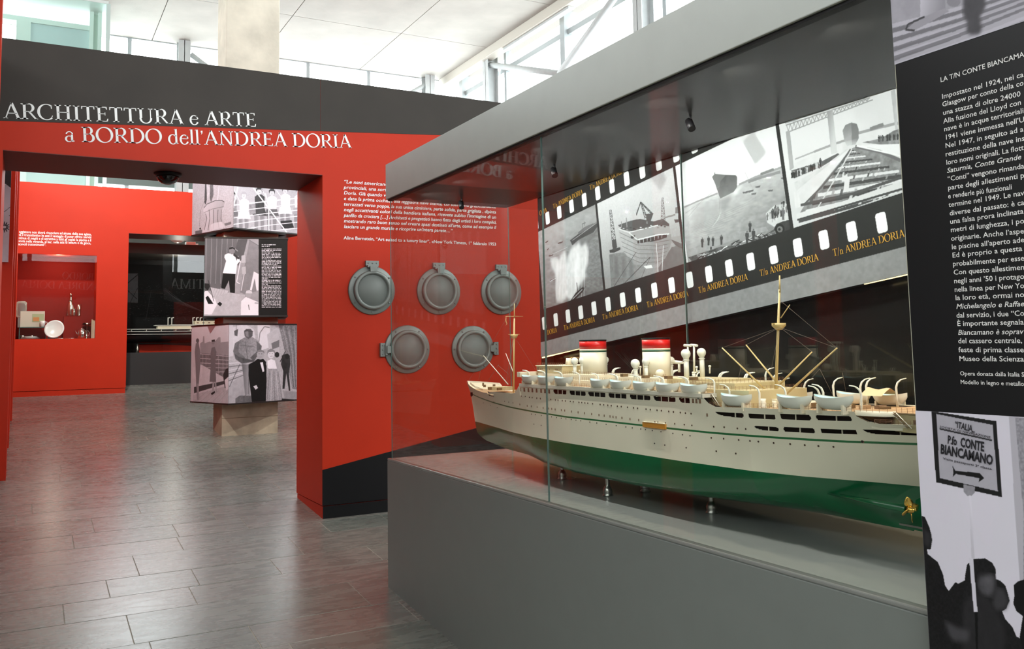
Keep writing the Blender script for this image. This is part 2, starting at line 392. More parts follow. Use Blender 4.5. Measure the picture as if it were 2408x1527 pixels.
print('tiles', nt_)
# the rest of the paving, past the tiles laid singly
b = MB()
for (xa, xb, ya, yb) in ((XL, -2.1, YB, YF), (5.6, XR, YB, YF), (-2.1, 5.6, YB, rows_y[0]-.0), (-2.1, 5.6, rows_y[-1], YF)):
    b.add([(xa, ya, fz(ya)), (xb, ya, fz(ya)), (xb, yb, fz(yb)), (xa, yb, fz(yb))], [(0, 1, 2, 3)])
pv = b.build('outer_paving', SLATE, floor, fixn=False); tag(pv, kind='stuff')

# ---- ceiling of concrete panels
cb = MB(); cb.box((XL, YB, CZ+.03), (XR+.3, YF+.3, CZ+.35)); ceil = cb.build('ceiling', mat('joint_dark', (.22, .20, .18), .9)); tag(ceil, kind='structure')  # slab in a darker tone, seen at the panel joints
cm = {}
px, py = 2.45, 2.9
me = bpy.data.meshes.new('ceiling_panel'); bb = MB(); bb.box((.008, .008, 0), (px-.008, py-.008, .03))
me.from_pydata(bb.v, [], bb.f); me.materials.append(CONC); me.update()
for i in range(8):
    for j in range(10):
        o = bpy.data.objects.new('ceiling_panel', me); link(o); o.parent = ceil
        o.location = (XR-.35-(i+1)*px+.1, YF-(j+1)*py, CZ)

# ---- outer walls with clerestory glazing: far, right, unseen left and behind
FRAME = mat('window_frame_grey', (.36, .39, .40), .45, metal=0)
OUT = mat('outer_wall_plaster', (.55, .53, .49), .8, noise=.05)
def outer(name, a, b_): m = MB(); m.box(a, b_); o = m.build(name, OUT); tag(o, kind='structure'); return o
outer('wall_far', (XL, YF, 0), (XR+.3, YF+.3, 4.3))
outer('wall_right', (XR, YB, -2), (XR+.3, YF, 5.2))
outer('wall_left', (XL-.3, YB, -2), (XL, YF, 6.6))
outer('wall_behind', (XL, YB-.3, -2), (XR+.3, YB, 4.9))
def hcol(x, y, z0, z1, parent, ax='x', name='column', s=.16):
    m = MB(); t = .014; f_ = .26
    if ax == 'x':   # flanges face along y
        m.box((x-f_/2, y-s/2-.06, z0), (x+f_/2, y-s/2-.06+t, z1)); m.box((x-f_/2, y+s/2+.06-t, z0), (x+f_/2, y+s/2+.06, z1)); m.box((x-t/2, y-s/2-.06, z0), (x+t/2, y+s/2+.06, z1))
    else:
        m.box((x-s/2-.06, y-f_/2, z0), (x-s/2-.06+t, y+f_/2, z1)); m.box((x+s/2+.06-t, y-f_/2, z0), (x+s/2+.06, y+f_/2, z1)); m.box((x-s/2-.06, y-t/2, z0), (x+s/2+.06, y+t/2, z1))
    return m.build(name, STEEL, parent)
# window_1: far clerestory
w1 = empty('window_1', (0, YF, 4.3)); tag(w1, kind='structure')
for x in (-3.08, 2.954, 8.99): hcol(x, YF-.25, 4.3, CZ, w1)
m = MB()
for x in (-6.1, -4.6, -1.4, 1.842, 4.35, 5.89, 7.45): m.box((x-.04, YF-.02, 4.3), (x+.04, YF+.08, CZ))
m.build('mullions', FRAME, w1)
for z0, z1 in ((4.3, 4.38), (5.33, 5.53), (CZ-.02, CZ)):
    m = MB(); m.box((XL, YF-.05, z0), (XR, YF+.1, z1)); m.build('transom', mat('dark_transom', (.10, .13, .12), .5) if 5 < z0 < 6 else FRAME, w1)
for (x0, x1, s_) in ((3.1, 4.9, 1), (8.85, 7.0, 1)):
    m = MB(); m.tube((x0, YF-.3, CZ-.28), (x1, YF-.3, CZ-1.5), .06); m.build('brace', STEEL, w1)
m = MB(); m.box((XL, YF+.02, 4.3), (XR, YF+.03, CZ)); m.build('pane', GLASS, w1)
# window_2: right clerestory with columns, rails and tube bracing
w2 = empty('window_2', (XR, 7, 5.2)); tag(w2, kind='structure')
for y in (18.4, 12.4, 6.4, .4, -5.6): hcol(XR-.3, y, 5.2, CZ, w2, 'y')
for y in (20.4, 15.4, 9.4, 3.4, -2.6): m = MB(); m.box((XR-.14, y-.09, 5.2), (XR+.1, y+.09, CZ)); m.build('mullion', FRAME, w2)
for y in (18.1, 12.1, 6.1): m = MB(); m.box((XR-.06, y-.05, 5.2), (XR+.08, y+.05, CZ)); m.build('mullion', FRAME, w2)
m = MB(); m.box((XR-.06, YB, 5.2), (XR+.1, YF, 5.3)); m.build('rail', FRAME, w2)
for y0, y1 in ((20.9, 18.45), (18.35, 15.45), (15.35, 12.45), (12.35, 9.45), (9.35, 6.45), (6.35, .45)):
    m = MB(); m.box((XR-.05, y1, 8.16), (XR+.05, y0, 8.28)); m.build('rail', FRAME, w2)
for ya in (18.35, 12.35, 6.35):
    m = MB(); m.tube((XR-.32, ya, 8.36), (XR-.32, ya-3.1, 7.26), .07, n=12); m.build('brace', STEEL, w2)
    m = MB(); m.tube((XR-.32, ya-3.1, 7.26), (XR-.32, ya-5.9, 8.5), .07, n=12); m.build('brace', STEEL, w2)
m = MB(); m.box((XR+.01, YB, 5.2), (XR+.02, YF, CZ)); m.build('pane', GLASS, w2)
# unseen_window_3 left, unseen_window_4 behind: out of view, sized for the light they give
w3 = empty('unseen_window_3', (XL, 7, 6.6)); tag(w3, kind='structure')
for y in range(-6, 22, 3): m = MB(); m.box((XL-.05, y-.08, 6.6), (XL+.1, y+.08, CZ)); m.build('mullion', FRAME, w3)
w4 = empty('unseen_window_4', (0, YB, -.2)); tag(w4, kind='structure')
for x in range(-6, 10, 3): m = MB(); m.box((x-.08, YB-.1, -.2), (x+.08, YB+.05, CZ)); m.build('mullion', FRAME, w4)
HZ = (5.2+CZ)/2
area('daylight_far', (1, YF+.15, 6.5), (1, 0, 6.5), 17.5, 4.3, 1, portal=True)
area('daylight_right', (XR+.2, 7, 6.95), (0, 7, 6.95), 27.5, 3.4, 1, portal=True)
area('daylight_left', (XL-.2, 7, 7.64), (0, 7, 7.64), 27.5, 2.1, 1, portal=True)
area('daylight_behind', (1, YB-.2, 6.79), (1, 7, 6.79), 17.5, 3.8, 1, portal=True)

# ceiling edge beam with its slot lamp housing
t = empty('ceiling_edge_beam', (9.45, 7, 8.45), 'pale ceiling edge beam running beside the clerestory windows', 'beam')
m = MB(); m.box((9.36, -6, 8.46), (9.62, 20.9, CZ)); m.build('beam_body', mat('pale_beam', (.55, .52, .46), .6), t, bevel=.01)
m = MB(); m.box((9.42, 14.6, 8.405), (9.56, 17.4, 8.458)); m.build('slot_housing', STEEL, t)

# ---- glass lift shaft behind, upper left
t = empty('glass_lift_shaft', (-1.4, 19.4, fz(19.4)), 'pale green glass lift shaft with white steel frame at upper left', 'lift shaft')
for x in (-3.9, 1.235): m = MB(); m.box((x-.035, 18.58, 1.2), (x+.035, 18.65, 8.5)); m.build('corner_post', mat('green_post', (.50, .60, .57), .4), t)
m = MB(); m.box((-3.9, 18.6, 1.2), (1.23, 18.61, 8.5)); m.build('glass_panel', GLASSG, t)
m = MB(); m.box((1.225, 18.6, 1.2), (1.235, 20.6, 8.5)); m.build('glass_panel', GLASSG, t)
WS = mat('white_steel', (.70, .74, .72), .4)
for x in (.97, 1.12): m = MB(); m.box((x-.035, 19.15, 1.2), (x+.035, 19.25, 8.5)); m.build('guide_rail', WS, t)
m = MB(); m.box((.995, 19.3, 1.2), (1.10, 19.4, 8.5)); m.build('duct', mat('duct_grey', (.40, .45, .40), .6), t)
m = MB(); m.box((-.1, 19.5, 4.2), (.95, 19.56, 8.20)); m.build('car_wall', mat('car_blue_grey', (.55, .63, .66), .5), t)
m = MB(); m.box((-3.9, 19.45, 8.20), (.96, 19.6, 8.30)); m.build('car_roof', WS, t)
m = MB(); m.box((-.35, 19.45, 4.2), (-.1, 19.6, 8.2)); m.build('car_edge', WS, t)
m = MB(); m.box((-3.9, 18.6, 8.5), (1.235, 20.6, 8.56)); m.build('shaft_roof', WS, t)

# ---- concrete pillar
m = MB(); m.box((2.265, 12.09, fz(12)-.1), (2.99, 12.70, CZ))
pil = m.build('concrete_pillar', CONCP, bevel=.012)
m = MB(); m.box((2.2638, 12.0888, fz(12)-.1), (2.9912, 12.7012, 1.2)); m.build('shaded_weathered_foot', mat('shaded_weathered_concrete', (.40, .36, .27), .85, noise=.22, nscale=5, bump=.3, bscale=25), pil); tag(pil, 'pale concrete pillar rising behind the red doorway wall to the ceiling', 'pillar')  # darker skin: the cubes' shade painted in, along with stains
# formwork seam at the foot
# track spotlights on the photo cubes, plus added ones brightening far wall and jamb
for (p, tg, e, c) in (((.4, 9.1, 4.6), (2.5, 12.2, 2.0), 460, (1, .93, .84)), ((3.6, 8.9, 4.6), (2.7, 12.2, 2.1), 300, (1, .93, .84)), ((.9, 12.8, 6.2), (1.0, 17.1, 4.0), 1100, (1, .93, .88)), ((.15, 9.6, 4.4), (2.28, 8.1, 1.3), 160, (1, .93, .86))):
    ld = bpy.data.lights.new('track_and_fill_spot', 'SPOT'); ld.energy = e; ld.spot_size = 1.15; ld.spot_blend = .7; ld.shadow_soft_size = .06; ld.color = c
    lo = bpy.data.objects.new('track_and_fill_spot', ld); link(lo); lo.location = p; lo.rotation_euler = (Vector(tg)-Vector(p)).to_track_quat('-Z', 'Y').to_euler()
m = MB(); m.box((2.2632, 12.0882, .742), (2.9918, 12.09, .748)); m.build('formwork_seam', mat('seam_dark', (.16, .13, .08), .8), pil)

# ================================================================ RED DOORWAY WALL
WY, WB = 7.66, 8.50; JX, DX = 2.283, -.20; LZ, TZ = 3.172, 4.043; RX = 9.3
wall = empty('wall_middle', (0, WY, 0)); tag(wall, kind='structure')
m = MB(); m.box((JX, WY, .265), (RX, WB, TZ)); m.build('wall_body', RED, wall)
m = MB(); m.box((-3.0, WY, .265), (DX, WB, TZ)); m.build('wall_body', RED, wall)
m = MB(); m.box((DX, WY, LZ), (JX, WB, TZ)); m.build('lintel', RED, wall)
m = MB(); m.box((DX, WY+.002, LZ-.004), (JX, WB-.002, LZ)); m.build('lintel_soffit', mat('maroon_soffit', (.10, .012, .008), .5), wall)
m = MB(); m.box((JX+.006, WY+.006, 0), (RX, WB-.006, .257)); m.build('base_board', RED, wall)
m = MB(); m.box((-3, WY+.006, 0), (DX-.006, WB-.006, .257)); m.build('base_board', RED, wall)
m = MB(); m.box((JX+.02, WY+.02, .25), (RX, WB-.02, .27)); m.box((-3, WY+.02, .25), (DX-.02, WB-.02, .27)); m.build('shadow_gap', BLACK, wall)
# painted dark band with its slanted lower edge, and the black wedge at the foot: 3 mm sheets on the face
sb = (3.649-3.396)/(3.439+.217)
zb = lambda x: 3.396+sb*(x+.217)
m = MB()
for (xa, xb) in ((-3.0, 2.262), (2.264, 5.0), (5.002, RX)): m.prism([(xa, zb(xa)), (xb, zb(xb)), (xb, TZ+.003), (xa, TZ+.003)], WY-.003, WY, 'Y')
m.build('dark_band', DARK, wall)
sw = (.745-.57)/(3.249-2.282); zw = lambda x: .57+sw*(x-2.282)
m = MB(); m.prism([(JX, .265), (RX, .265), (RX, min(zw(RX), 2)), (JX, zw(JX))], WY-.003, WY, 'Y'); m.build('black_wedge', BLACK, wall)
m = MB(); m.box((JX+.006, WY+.003, 0), (RX, WY+.006, .257)); m.build('black_base', BLACK, wall)
m = MB(); m.box((-3, WY, TZ), (RX, WB, TZ+.004)); m.build('wall_cap', DARK, wall)
# title lettering
U = (0, -.004, 0)
m = MB(); serif_line(m, "ARCHITETTURA e ARTE", (-.205, WY, zb(-.205)+.020), (1.700, WY, zb(1.70)+.020), .120, off=U); m.build('title_lettering', LETTER, wall, fixn=False)
p0, p1 = ony(152, 333, WY), ony(827, 348.5, WY)
m = MB(); serif_line(m, "a BORDO dell'ANDREA DORIA", p0, p1, .120, off=U); m.build('title_lettering', LETTER, wall, fixn=False)
# quotation
q = ["\u201cLe navi americane", "provinciali, una sorta", "Doria. Gi\u00e0 quando vi",
     "e date la prima occhiata alla leggiadra nave bianca, coi suoi ponti graziosamente",
     "terrazzati verso poppa, la sua unica ciminiera, parte solida, parte grigliata , dipinta", "negli accattivanti colori della bandiera italiana, ricevete subito l'immagine di un",
     "panfilo da crociera [\u2026] Architetti e progettisti hanno fatto degli artisti i loro complici,", "mostrando raro buon senso nel creare spazi destinati all'arte, come ad esempio il", "lasciare un grande murale e ricoprire un'intera parete\u2026\u201d"]
mq = MB(); L0 = ony(807.5, 431, WY); L8 = ony(808, 536.5, WY); R4 = ony(1166, 502.5, WY); L4 = L0+(L8-L0)*.5
d4 = R4-L4
for i, s_ in enumerate(q):
    a = L0+(L8-L0)*i/8; fr_ = (.272, .277, .268, 1, 1, 1, 1, 1, .695)[i]
    line_between(mq, s_, a, a+d4*fr_, .032, off=U, shear=.22, bold=.012)
mq.build('quotation_lettering', LETTER, wall, fixn=False)
m = MB(); a = ony(808, 563, WY); bq = ony(1166, 578, WY)
line_between(m, "Aline Bernstein, \u201cArt suited to a luxury liner\u201d, \u00abNew York Times\u00bb, 1\u00b0 febbraio 1953", a, bq, .030, off=U, bold=.012); m.build('credit_lettering', LETTER, wall, fixn=False)
# titles on the back of the wall (they show, mirrored, in the far glass)
UB = (0, .004, 0)
m = MB(); m.box((2.3, WB, 3.15), (6.0, WB+.003, TZ)); m.build('dark_band', DARK, wall)
m = MB(); serif_line(m, "L'ULTIMA NOTTE", (5.45, WB, 3.55), (2.35, WB, 3.55), .30, off=UB); m.build('title_lettering', LETTER, wall, fixn=False)
m = MB(); serif_line(m, "A BORDO", (1.70, WB, 3.56), (.76, WB, 3.59), .19, off=UB); serif_line(m, "della ANDREA DORIA", (2.2, WB, 3.30), (-.17, WB, 3.36), .19, off=UB); m.build('title_lettering', LETTER, wall, fixn=False)

# ---- black dome camera under the lintel
t = empty('dome_camera', (1.04, 8.11, LZ), 'black dome camera under the doorway lintel', 'camera')
m = MB(); m.lathe([(.115, 0), (.115, -.018), (.10, -.03)], (1.04, 8.11, LZ), n=28); m.build('mounting_ring', BLACK, t)
m = MB(); m.lathe([(.096, -.02), (.092, -.045), (.078, -.07), (.055, -.088), (.028, -.098), (.0, -.101)], (1.04, 8.11, LZ), n=28); m.build('dome', BLACKGLOSS, t)

# ================================================================ LEFT SIDE
# corridor wall left of the camera with its red end
DG = mat('charcoal_panel', (.035, .033, .035), .4)
wl = empty('wall_left_corridor', (-.4, 3, 0)); tag(wl, kind='structure')
m = MB(); m.box((-.6, 3.3, -1), (-.4, 7.66, 2.6)); m.build('corridor_body', DG, wl)
m = MB(); m.box((-.6, 3.3, 2.6), (-.395, 7.66, 3.95)); m.build('corridor_head', DARK, wl)
m = MB(); m.box((-.6, 5.80, -.2), (-.178, 5.92, 5.6)); m.build('red_pilaster', RED, wl)
# run of the left wall past the doorway, ending in stepped red returns
wf = empty('wall_left_inner', (-.3, 9, 0)); tag(wf, kind='structure')
m = MB(); m.box((-2.2, 10.33, 0), (-.148, 10.6, 4.04)); m.build('return_wall', RED, wf)
m = MB(); m.box((-.45, 10.6, 0), (-.30, 17.1, 4.6)); m.build('wall_body', RED, wf)
m = MB(); m.box((-.45, 12.2, 0), (-.155, 12.46, 4.3)); m.build('return_wall', RED, wf)
m = MB(); m.box((-.45, 14.4, 0), (-.155, 14.64, 4.5)); m.build('return_wall', RED, wf)
m = MB()
for y_ in (12.465, 14.645): m.box((-.165, y_, 1.75), (-.155, y_+.012, 2.35))
m.build('brass_edge', BRASS, wf)

# ================================================================ FAR RED WALL
FY = 17.1; FT = 4.585
fw = empty('wall_far_red', (0, FY, .9)); tag(fw, kind='structure')
nx0, nx1, nz0, nz1 = -.175, 1.045, 1.896, 3.347; th = .78
ox = 1.553; oz = 3.772
m = MB(); m.box((-.45, FY, nz1), (nx1, FY+th, FT)); m.build('niche_head', RED, fw)
m = MB(); m.box((nx1, FY, 1.02), (ox, FY+th, FT)); m.build('niche_pier', RED, fw)
m = MB(); m.box((-.45, FY, 1.02), (nx1, FY+th, nz0)); m.build('niche_sill', RED, fw)
m = MB(); m.box((-.45, FY, nz0), (nx0, FY+th, nz1)); m.build('niche_cheek', RED, fw)
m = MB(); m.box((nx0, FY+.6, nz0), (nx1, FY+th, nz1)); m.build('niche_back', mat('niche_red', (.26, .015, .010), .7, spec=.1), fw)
m = MB(); m.box((-.45, FY+.008, .7), (ox-.008, FY+th, 1.012)); m.build('base_board', RED, fw)
m = MB(); m.box((ox, FY, oz), (4.37, FY+th, FT)); m.build('opening_head', RED, fw)
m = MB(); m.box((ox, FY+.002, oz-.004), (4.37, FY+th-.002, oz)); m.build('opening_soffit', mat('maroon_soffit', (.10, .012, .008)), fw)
m = MB(); m.box((4.37, FY, .7), (9.3, FY+th, FT)); m.build('pier', RED, fw)
m = MB(); m.box((nx0, FY+.02, nz0), (nx1, FY+.026, nz1)); m.build('niche_glass', GLASSN, fw)
# its five lines of white lettering
m = MB()
A0, A1 = ony(45, 548, FY), ony(215, 554, FY); B0 = ony(43, 577, FY)
for i, s_ in enumerate(["aggiatore non dovr\u00e0 rinunciare ad alcuna delle sue agiate,", "t\u00e0 il transatlantico ha anzi il vantaggio di poter offrire i servizi", "ntinua di svaghi e di attrattive a tutti gli ospiti: la piscina e il", "sosta nella veranda, al bar, nella sala di lettura o da gioco,", "acevoli trattenimenti\u201d."]):
    a = A0+(B0-A0)*i/4; e = a+(A1-A0)*(1 if i < 4 else .375)
    line_between(m, s_, a, e, .045, off=(0, -.004, 0), bold=.02)
m.build('quotation_lettering', LETTER, fw, fixn=False)
# ================================================================ DISPLAY CASE
CX, CY1, CY0 = 2.19, 5.826, .95; ZT, ZCa, ZCb = .859, 2.653, 2.903; BX = 3.155; FX = 3.17
case = empty('display_case', (2.7, 3.6, 0), 'long glass display case on a grey plinth with a pale grey canopy', 'display case')
m = MB(); m.box((CX, CY0, -.5), (3.6, CY1, ZT-.016)); m.build('plinth', GREYD, case, bevel=.004)
m = MB(); m.box((CX, CY0, ZT-.016), (BX+.005, CY1, ZT)); m.build('plinth_top', mat('plinth_top_lacquer', (.24, .25, .235), .16, noise=.02), case, bevel=.005)
m = MB(); m.box((CX, CY0, ZCa), (BX+.005, CY1, ZCb)); m.build('canopy', GREY, case, bevel=.004)
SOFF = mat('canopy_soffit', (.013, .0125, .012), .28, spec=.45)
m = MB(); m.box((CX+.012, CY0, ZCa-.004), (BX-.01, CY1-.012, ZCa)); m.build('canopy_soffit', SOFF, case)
m = MB(); m.box((CX+.012, CY0, ZCa-.012), (CX+.045, CY1-.012, ZCa-.004)); m.build('glazing_channel', BLACK, case)
GX = 2.215; J = 3.72; GE = 5.79; GN = 1.64
gz0, gz1 = ZT, ZCa-.004
def pane(a, b_):
    m = MB(); m.box(a, b_); return m.build('glass_pane', GLASS, case, fixn=True)
pane((GX, J+.002, gz0), (GX+.008, GE, gz1)); pane((GX, CY0, gz0), (GX+.008, J-.002, gz1))
pane((GX, GE, gz0), (BX, GE+.008, gz1))
pane((BX-.008, 3.78, gz0), (BX, GE, gz1)); pane((BX-.008, CY0, gz0), (BX, 3.776, gz1))
for (a, b_) in (((GX-.0005, J-.0014, gz0), (GX+.0085, J+.0014, gz1)), ((GX-.002, GE+.006, gz0), (GX+.003, GE+.010, gz1)), ((BX-.004, GE+.005, gz0), (BX+.001, GE+.0095, gz1)), ((BX-.009, 3.776, gz0), (BX+.001, 3.780, gz1))):
    m = MB(); m.box(a, b_); m.build('glass_edge', GLASSE, case)
# backdrop: film board with slanted lower edge, black gloss board behind, LED under its lip
FB0 = onx(1272, 840, FX); FB1 = onx(2130, 645, FX)
sl = (FB1[2]-FB0[2])/(FB1[1]-FB0[1]); zlow = lambda y: FB0[2]+sl*(y-FB0[1])
YE = 5.38
m = MB(); m.prism([(YE, zlow(YE)), (CY0, zlow(CY0)), (CY0, 2.95), (YE, 2.95)], FX, FX+.05, 'X'); m.build('film_board', BLACK, case)
m = MB(); m.box((FX+.10, CY0, ZT-.3), (FX+.14, YE, 2.9)); m.build('rear_board', mat('rear_black', (.012, .011, .011), .16, spec=.5), case)
m = MB(); m.box((FX+.0, YE-.004, ZT-.3), (FX+.14, YE, 2.9)); m.build('board_end', BLACK, case)
LED = mat('led_strip', (1, .8, .5), .5, emit=(1, .72, .34), estr=3.2)
m = MB(); m.prism([(YE-.006, zlow(YE)-.009), (4.85, zlow(4.85)-.004), (4.85, zlow(4.85)-.002), (YE-.006, zlow(YE)-.001)], FX+.002, FX+.012, 'X'); m.build('led_strip', LED, case)
m = MB(); m.prism([(2.62, zlow(2.62)-.003), (CY0, zlow(CY0)-.010), (CY0, zlow(CY0)-.001), (2.62, zlow(2.62)-.001)], FX+.002, FX+.012, 'X'); m.build('led_strip', LED, case)
l = area('led_glow', (FX+.06, 5.15, zlow(5.15)-.03), (FX+.09, 5.15, .5), .03, .5, 5, (1, .62, .24)); l.parent = case; l.location -= Vector((2.7, 3.6, 0))
l = area('led_glow', (FX+.06, 2.0, zlow(2.0)-.03), (FX+.09, 2.0, .5), .03, .9, 8, (1, .62, .24)); l.parent = case; l.location -= Vector((2.7, 3.6, 0))
# spot lamps under the canopy
for y_ in (5.55, 4.30, 3.10, 1.95):
    m = MB(); m.tube((2.65, y_, ZCa-.004), (2.65, y_, ZCa-.03), .006); m.tube((2.65, y_+.012, ZCa-.028), (2.64, y_-.02, ZCa-.075), .018, n=12)
    f_ = m.build('spot_fixture', BLACK, case)
    ld = bpy.data.lights.new('canopy_and_fill_spot', 'SPOT'); ld.energy = 26; ld.spot_size = 1.9; ld.spot_blend = .8; ld.shadow_soft_size = .008; ld.color = (1, .86, .66)
    lo = bpy.data.objects.new('canopy_and_fill_spot', ld); link(lo); lo.parent = case; lo.location = (2.635-2.7, y_-.03-3.6, ZCa-.085)
    lo.rotation_euler = (Vector((-.12, -.25, -1))).to_track_quat('-Z', 'Y').to_euler()
for y_ in (5.5, 5.0, 4.5, 4.0, 3.5, 3.0, 2.5, 2.0):  # fill spots without fixtures, added to brighten the film print
    ld = bpy.data.lights.new('canopy_and_fill_spot', 'SPOT'); ld.energy = (30 if y_ > 4.2 else 24); ld.spot_size = 2.7; ld.spot_blend = .6; ld.shadow_soft_size = .002; ld.color = (1, .97, .93)
    lo = bpy.data.objects.new('canopy_and_fill_spot', ld); link(lo); lo.parent = case; lo.location = (2.27-2.7, y_-3.6, ZCa-.03)
    lo.rotation_euler = (Vector((.8, 0, -1))).to_track_quat('-Z', 'Y').to_euler()

# ================================================================ PORTHOLES on the red wall
def porthole(x, z, hinge, label):
    t = empty('porthole', (x, WY, z), label, 'porthole', 'grey ship portholes on the red wall'); c = (x, WY, z)
    m = MB(); m.lathe([(.222, -.0), (.222, -.012), (.215, -.019), (.15, -.019)], c, 'Y', 56); m.build('flange', GREYM, t)
    m = MB(); m.lathe([(.178, -.015), (.178, -.050), (.171, -.058), (.152, -.060), (.146, -.054), (.143, -.036), (.13, -.034)], c, 'Y', 56); m.build('door_ring', GREYM, t)
    m = MB(); m.lathe([(.150, -.034), (.140, -.036), (.138, -.040), (.0, -.040)], c, 'Y', 48); m.build('blank', mat('blank_grey', (.175, .19, .178), .5, noise=.04), t)
    def rp(u, v): return (x+u*math.cos(hinge)-v*math.sin(hinge), z+u*math.sin(hinge)+v*math.cos(hinge))
    def pr(poly, h0, h1, name):
        m = MB(); m.prism([rp(*p) for p in poly], WY+h0, WY+h1, 'Y'); return m.build(name, GREYM, t, bevel=.0015)
    hp = pr([(-.062, .222), (.062, .222), (.062, .268), (-.062, .268)], 0, -.030, 'hinge_plate')
    pr([(-.050, .205), (.050, .205), (.050, .226), (-.050, .226)], -.012, -.048, 'hinge_pin')
    pr([(-.030, .165), (.028, .165), (.034, .215), (-.034, .215)], -.050, -.066, 'hinge_arm')
    for u in (-.04, 0, .04): m = MB(); cx_, cz_ = rp(u, .247); m.lathe([(.007, -.030), (.007, -.034), (.004, -.036)], (cx_, WY, cz_), 'Y', 10); m.build('screw', GREYM, t)
    for a in (.62, 2.52, 3.75, 5.67, 4.71):
        cx_, cz_ = x+.200*math.cos(a+hinge), z+.200*math.sin(a+hinge)
        m = MB(); m.lathe([(.009, -.018), (.009, -.022), (.006, -.025), (.0, -.026)], (cx_, WY, cz_), 'Y', 10); m.build('bolt', GREYM, t)
for (x, z, h, s_) in ((2.738, 2.141, 0, 'grey porthole in the upper row nearest the doorway, hinge on top'), (3.402, 2.142, 0, 'grey porthole in the middle of the upper row, hinge on top'), (4.071, 2.143, 0, 'grey porthole in the upper row farthest from the doorway, beside the film strip'),
                      (3.079, 1.600, PI/2, 'grey porthole of the lower row with its hinge on the left'), (3.751, 1.592, -PI/2, 'grey porthole of the lower row with its hinge on the right, behind the bow')):
    porthole(x, z, h, s_)

# ================================================================ INFORMATION PANEL at the right
PX_, PY_ = 2.16, 1.636
info = empty('information_panel', (PX_, .6, 0), 'tall black information panel with white text between two grey photographs', 'information panel')
m = MB(); m.box((PX_, -.9, -.5), (2.189, PY_-.002, 3.4)); m.build('board', mat('panel_black', (.009, .009, .010), .36, spec=.3), info)
m = MB(); m.box((PX_, PY_-.002, -.5), (2.189, PY_, 3.4)); m.build('board_edge', mat('pale_edge', (.45, .44, .34), .5), info)
T1 = lambda u, v: (2050+u/3.053, v/3.053)
T2 = lambda u, v: (2100+u/2.88, 450+v/2.88)
TX = [(T1(495, 592), T1(1098, 402), "LA T/N CONTE BIANCAMA", 1.0), (T1(505, 712), T1(1093, 556), "Impostato nel 1924, nei ca", 1), (T1(508, 768), T1(1093, 616), "Glasgow per conto della co", 1), (T1(513, 828), T1(1072, 700), "una stazza di oltre 24000", 1),
      (T1(517, 888), T1(1075, 757), "Alla fusione del Lloyd con", 1), (T1(521, 945), T1(1093, 818), "nave \u00e8 in acque territoriali", 1), (T1(527, 1005), T1(1098, 880), "1941 viene immessa nell\u2019U", 1), (T1(530, 1065), T1(1093, 950), "Nel 1947, in seguito ad a", 1),
      (T1(531, 1125), T1(1100, 1018), "restituzione della nave ins", 1), (T1(537, 1185), T1(1095, 1085), "loro nomi originali. La flott", 1), (T1(541, 1243), T1(1077, 1150), "Saturnia, Conte Grande", 2), (T1(547, 1303), T1(1098, 1220), "\u201cConti\u201d vengono rimanda", 1),
      (T1(549, 1366), T1(1098, 1285), "parte degli allestimenti p", 1), (T2(375, 50), T2(808, -2), "e renderle pi\u00f9 funzionali", 1),
      (T2(380, 108), T2(892, 28), "termine nel 1949. Le nav", 1), (T2(385, 165), T2(892, 96), "diverse dal passato: \u00e8 ca", 1), (T2(388, 222), T2(887, 152), "una falsa prora inclinata", 1), (T2(392, 278), T2(892, 222), "metri di lunghezza, i po", 1), (T2(395, 336), T2(890, 296), "originarie. Anche l\u2019aspe", 1),
      (T2(399, 394), T2(892, 352), "le piscine all\u2019aperto ade", 1), (T2(403, 450), T2(878, 408), "Ed \u00e8 proprio a questa", 1), (T2(407, 508), T2(892, 478), "probabilmente per esse", 1), (T2(412, 566), T2(892, 538), "Con questo allestimen", 1), (T2(415, 624), T2(892, 600), "negli anni \u201950 i protago", 1),
      (T2(418, 682), T2(892, 662), "nella linea per New Yo", 1), (T2(424, 738), T2(892, 722), "la loro et\u00e0, ormai no", 1), (T2(429, 797), T2(892, 784), "Michelangelo e Raffae", 2), (T2(431, 857), T2(892, 848), "dal servizio, i due \u201cCo", 1), (T2(436, 913), T2(889, 908), "\u00c8 importante segnala", 1),
      (T2(441, 973), T2(889, 972), "Biancamano \u00e8 soprav", 2), (T2(443, 1030), T2(877, 1032), "del cassero centrale,", 1), (T2(446, 1090), T2(889, 1094), "feste di prima classe", 1), (T2(450, 1150), T2(889, 1154), "Museo della Scienza", 1),
      (T2(456, 1247), T2(892, 1256), "Opera donata dalla Italia S", .8), (T2(459, 1305), T2(890, 1320), "Modello in legno e metallo", .8)]
m = MB()
for p, q_, s_, k_ in TX:
    a = onx(*p, PX_); e = onx(*q_, PX_); e = np.array([PX_, e[1], a[2]+(e[2]-a[2])*.5])
    line_between(m, s_, a, e, .0138*(k_ if k_ < 1 else 1), off=(-.0015, 0, 0), shear=.22 if k_ == 2 else 0, bold=.008)
m.build('text_lettering', LETTER, info, fixn=False)
